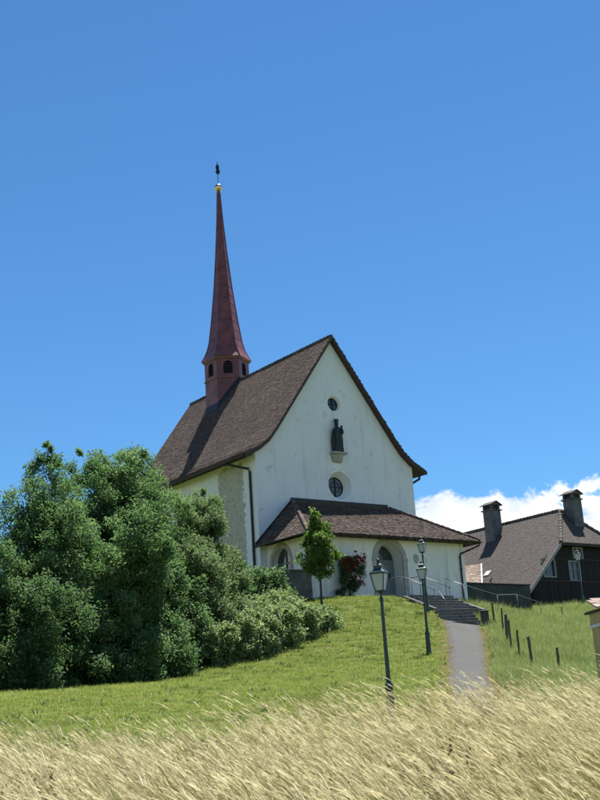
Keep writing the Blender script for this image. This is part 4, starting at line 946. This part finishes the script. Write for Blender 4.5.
# ------------------------------------------------------------------ grass
def scatter(name, variants, mats, pts, rot, scl, vid):
    """points carry position, turn, size and variant; the variant meshes are set on them by geometry nodes"""
    V = []; F = []; pk = []; mi = []; var = []
    off = 0
    for k, (vs, fs, ms_, vr) in enumerate(variants):
        V += vs; F += [tuple(i + off for i in f) for f in fs]; pk += [k] * len(vs); mi += ms_; var += vr; off += len(vs)
    n = len(pts); V = np.concatenate([np.array(V, float), pts]); pk = np.concatenate([pk, 100 + vid])
    me = bpy.data.meshes.new(name); me.from_pydata(V.tolist(), [], F)
    me.polygons.foreach_set('material_index', mi)
    def at(nm, typ, dom, arr, key='value'):
        a = me.attributes.new(nm, typ, dom); a.data.foreach_set(key, arr)
    at('pk', 'INT', 'POINT', pk.astype(np.int32)); z = np.zeros((off, 3))
    at('rot', 'FLOAT_VECTOR', 'POINT', np.concatenate([z, rot]).astype(np.float32).ravel(), 'vector')
    at('scl', 'FLOAT', 'POINT', np.concatenate([z[:, 0], scl]).astype(np.float32)); at('var', 'FLOAT', 'FACE', np.array(var, np.float32))
    o = link(name, me, mats, kind='stuff')
    ng = bpy.data.node_groups.new(name, 'GeometryNodeTree'); ng.interface.new_socket('Geometry', in_out='INPUT', socket_type='NodeSocketGeometry'); ng.interface.new_socket('Geometry', in_out='OUTPUT', socket_type='NodeSocketGeometry')
    nd = ng.nodes; gi = nd.new('NodeGroupInput'); go = nd.new('NodeGroupOutput'); jn = nd.new('GeometryNodeJoinGeometry'); lk = ng.links.new
    def named(nm, ty):
        a = nd.new('GeometryNodeInputNamedAttribute'); a.data_type = ty; a.inputs['Name'].default_value = nm; return a.outputs['Attribute']
    apk, arot, ascl = named('pk', 'INT'), named('rot', 'FLOAT_VECTOR'), named('scl', 'FLOAT')
    def sel(v):
        s = nd.new('GeometryNodeSeparateGeometry'); s.domain = 'POINT'; c = nd.new('FunctionNodeCompare'); c.data_type = 'INT'; c.operation = 'EQUAL'
        lk(apk, c.inputs[2]); c.inputs[3].default_value = v; lk(c.outputs[0], s.inputs['Selection']); lk(gi.outputs[0], s.inputs[0]); return s.outputs[0]
    for k in range(len(variants)):
        ip = nd.new('GeometryNodeInstanceOnPoints'); lk(sel(100 + k), ip.inputs['Points']); lk(sel(k), ip.inputs['Instance']); lk(arot, ip.inputs['Rotation']); lk(ascl, ip.inputs['Scale']); lk(ip.outputs[0], jn.inputs[0])
    lk(jn.outputs[0], go.inputs[0])
    md = o.modifiers.new('scatter', 'NODES'); md.node_group = ng
    return o
def ribbon(V, F, Mi, Vr, base, dir_, lean, h, w, seg, mat, var, curve=1.6, side=None):
    """one bent blade: rises along z and bows over along dir_"""
    base = np.array(base, float); d = np.array((dir_[0], dir_[1], 0.)); s = np.array((-d[1], d[0], 0.)) if side is None else np.array(side)
    o = len(V)
    for i in range(seg + 1):
        f = i / seg; x = lean * h * f ** curve; z = h * f * (1 - .28 * lean * f); ww = w * (1 - .85 * f)
        p = base + d * x + np.array((0, 0, z))
        V.append(tuple(p + s * ww * .5)); V.append(tuple(p - s * ww * .5))
    for i in range(seg): F.append((o + 2 * i, o + 2 * i + 1, o + 2 * i + 3, o + 2 * i + 2)); Mi.append(mat); Vr.append(var)
    return base + d * lean * h + np.array((0, 0, h * (1 - .28 * lean))), d, lean
def lawn_variant(seed, blades, rad, h, w, mat=0):
    g = np.random.default_rng(seed); V, F, Mi, Vr = [], [], [], []
    for _ in range(blades):
        a = g.random() * 6.28; q = rad * math.sqrt(g.random()); th_ = g.random() * 6.28
        ribbon(V, F, Mi, Vr, (q * math.cos(a), q * math.sin(a), -.01), (math.cos(th_), math.sin(th_)), g.uniform(.2, .9), h * g.uniform(.5, 1.15), w * g.uniform(.7, 1.3), 2, mat, g.random())
    return V, F, Mi, Vr
def weed_variant(seed, mat=1):
    g = np.random.default_rng(seed); V, F, Mi, Vr = [], [], [], []
    for _ in range(16):
        th_ = g.random() * 6.28; ribbon(V, F, Mi, Vr, (g.normal() * .04, g.normal() * .04, 0), (math.cos(th_), math.sin(th_)), g.uniform(.6, 1.1), g.uniform(.06, .13), g.uniform(.02, .035), 3, mat, g.random())
    return V, F, Mi, Vr
F2 = np.array((math.sin(.643), math.cos(.643))); R2 = np.array((math.cos(.643), -math.sin(.643)))
C2 = np.array((CAM.x, CAM.y))
def st(xy): q = np.asarray(xy) - C2; return q @ F2, q @ R2
def blocked(xy):
    x, y = xy[:, 0], xy[:, 1]
    m = (x > -.1) & (x < 11.1) & (y > -4.1) & (y < 15.2)
    m |= (x > 3.7) & (x < 7.05) & (y > -9.05) & (y < -4)
    q = (xy - np.array((bx, by))); al = q @ np.array((dx, dy)); ac = q @ np.array((dy, -dx)); m |= (al > -.05) & (al < 2.4) & (np.abs(ac) < .86)
    m |= (x > 25.9) & (x < 37.7) & (y > 5.4)
    m |= np.hypot(x - bxn + .25, y - byn + .3) < .75
    return m
def tall_edge(s, t): return 13.8 + .22 * np.clip(t + 2.5, 0, 40) + .55 * np.clip(t - 1.6, 0, 40) + .5 * np.sin(t * 1.3) + .35 * np.sin(t * 3.1 + 1)
def region(n, s0, s1, spread, g, power=.5):
    s = s0 + (s1 - s0) * g.random(n) ** power; t = (g.random(n) * 2 - 1) * spread * s
    return C2 + s[:, None] * F2 + t[:, None] * R2, s, t
# right of the path: unmown meadow; left of it: mown lawn
def side_of_path(xy):
    q = ((xy[:, None] - PS[None, ::4, :2]) ** 2).sum(-1).argmin(1) * 4
    return ((xy - PS[q, :2]) * nr[q]).sum(1)
g = np.random.default_rng(101)
xy, s, t = region(92000, 13, 92, .46, g, .66)
pd = path_dist(xy); keep = (~blocked(xy)) & (pd > -.07) & (s > tall_edge(s, t) - 3); xy, s, t, pd = xy[keep], s[keep], t[keep], pd[keep]
sd_ = side_of_path(xy)
left = (sd_ < 0)
edge = pd < g.exponential(.30, len(pd)) + .08
def do(name, m, variants, mats, sc0, vprob, seed, slope_tilt=True):
    g = np.random.default_rng(seed); q = xy[m]; n = len(q); z = Hs(q)
    pts = np.column_stack([q, z - .005]); rot = np.column_stack([np.zeros(n), np.zeros(n), g.random(n) * 6.28]); sc = sc0 * g.uniform(.7, 1.3, n) * (1 + s[m] * .006)
    vid = g.choice(len(variants), n, p=vprob); return scatter(name, variants, mats, pts, rot, sc, vid)
lv = [lawn_variant(k, 46, .19, .085, .012) for k in range(4)] + [lawn_variant(9, 34, .17, .14, .012), weed_variant(3)]
do('lawn_grass', left & ~edge, lv, ['lawn_blade', 'weed_leaf'], 1., [.22, .22, .22, .21, .10, .03], 7)
mv = [lawn_variant(20 + k, 40, .20, .30, .013) for k in range(4)] + [lawn_variant(30, 26, .16, .44, .013)]
do('meadow_grass', ~left & ~edge & (pd > .25), mv, ['meadow_blade'], 1., [.22, .22, .22, .22, .12], 8)
ev = [lawn_variant(40 + k, 36, .15, .075, .011) for k in range(3)]
do('dry_verge_grass', edge | (~left & (pd <= .25)), ev, ['dry_edge'], 1., [.34, .33, .33], 9)

# tall ripe grass on the bank in front, bowed over by the wind
WD = -R2 * .96 + F2 * .28; WD /= np.linalg.norm(WD)
def tall_variant(seed, stems, blades, dock=False):
    g = np.random.default_rng(seed); V, F, Mi, Vr = [], [], [], []
    for _ in range(blades):
        a = g.normal() * .9; c0, s0 = math.cos(a), math.sin(a); d = (WD[0] * c0 - WD[1] * s0, WD[0] * s0 + WD[1] * c0)
        ribbon(V, F, Mi, Vr, (g.normal() * .10, g.normal() * .10, -.02), d, g.uniform(.25, .8), g.uniform(.3, .68), g.uniform(.004, .008), 4, 2, g.random(), 1.4)
    for _ in range(stems):
        a = g.normal() * .30; c0, s0 = math.cos(a), math.sin(a); d = np.array((WD[0] * c0 - WD[1] * s0, WD[0] * s0 + WD[1] * c0, 0.))
        h = g.uniform(.50, .98) if g.random() < .86 else g.uniform(.95, 1.22); ln = g.uniform(.22, .66); base = (g.normal() * .12, g.normal() * .12, -.02); v = g.random()
        tip, _, _ = ribbon(V, F, Mi, Vr, base, d, ln, h, .0032, 5, 0, v, 1.3)
        # slim seed head that goes on with the bow of the stem, a few loose spikelets along it
        hl_ = g.uniform(.10, .22); hw_ = g.uniform(.0022, .0044); dr = d * (ln * 1.3) + np.array((0, 0, 1 - .56 * ln)); dr /= np.linalg.norm(dr)
        drp = dr + d * .38 - np.array((0, 0, .42)); drp /= np.linalg.norm(drp); sA = np.array((-d[1], d[0], 0.)); sB = np.cross(dr, sA)
        P = [tip - dr * .03 + (dr * (f - f * f / 2) + drp * f * f / 2) * hl_ for f in (0, .25, .5, .75, 1)]; W5 = (.3, 1., .9, .6, .08)
        for sv in (sA, sB):
            o = len(V)
            for p, w_ in zip(P, W5): V += [tuple(p + sv * hw_ * w_), tuple(p - sv * hw_ * w_)]
            for i in range(4): F.append((o + 2 * i, o + 2 * i + 1, o + 2 * i + 3, o + 2 * i + 2)); Mi.append(1); Vr.append(v)
        for f in g.random(7):
            ax_ = dr * (1 - f) + drp * f; an_ = g.random() * 6.28; off = (sA * math.cos(an_) + sB * math.sin(an_)); p = tip - dr * .03 + (dr * (f - f * f / 2) + drp * f * f / 2) * hl_ + off * g.uniform(.004, .014)
            q = ax_ + off * .35; q /= np.linalg.norm(q); sd0 = np.cross(q, off); l_ = g.uniform(.025, .05); w_ = g.uniform(.0012, .0024)
            o = len(V); V += [tuple(p - q * l_ * .5), tuple(p + sd0 * w_), tuple(p + q * l_ * .5), tuple(p - sd0 * w_)]; F.append((o, o + 1, o + 2, o + 3)); Mi.append(1); Vr.append(min(1, v + .2))
    if dock:
        for _ in range(5):
            base = np.array((g.normal() * .12, g.normal() * .12, 0)); tp = base + np.array((g.normal() * .1, g.normal() * .1, g.uniform(.5, .85)))
            for f in np.linspace(.25, 1, 40):
                p = base + (tp - base) * f + g.normal(size=3) * .018; o = len(V); V += [tuple(p + g.normal(size=3) * .014) for _ in range(3)]; F.append((o, o + 1, o + 2)); Mi.append(3); Vr.append(g.random())
    return V, F, Mi, Vr
g = np.random.default_rng(202)
xyT, sT, tT = region(15500, 3.2, 26, .50, g, .60)
k = (sT < tall_edge(sT, tT)) & ((path_dist(xyT) > .05) | (sT < 20)); xyT, sT, tT = xyT[k], sT[k], tT[k]
# keep the footprint of the shrine free
k = ~((np.abs(xyT[:, 0] + 17.4) < .9) & (np.abs(xyT[:, 1] + 36.9) < .7)); xyT, sT, tT = xyT[k], sT[k], tT[k]
tv = [tall_variant(300 + k, (11, 9, 13, 7, 11, 6, 10)[k], (12, 16, 10, 18, 14, 22, 14)[k]) for k in range(7)] + [tall_variant(320, 3, 24), tall_variant(321, 5, 8, True)]
n = len(xyT); big = .5 + .5 * np.sin(xyT[:, 0] * .9 + np.sin(xyT[:, 1] * .7) * 1.5) * np.sin(xyT[:, 1] * 1.1 + 2)
rot = np.column_stack([g.normal(size=n) * .05, g.normal(size=n) * .05, g.normal(size=n) * .28])
clump = (np.sin(xyT[:, 0] * 1.3 + 1.0) * np.sin(xyT[:, 1] * 1.7 + .4)) > .86
vid = np.where(clump & (g.random(n) < .25), 8, g.choice(8, n, p=[.13] * 7 + [.09]))
scatter('tall_grass', tv, ['dry_stem', 'seed_head', 'dry_green', 'dock_brown'], np.column_stack([xyT, Hs(xyT)]), rot, g.uniform(.66, 1.02, n) * (.86 + .2 * big), vid)
print('objects', len(bpy.data.objects), 'tall', n, 'lawn', int((left & ~edge).sum()))
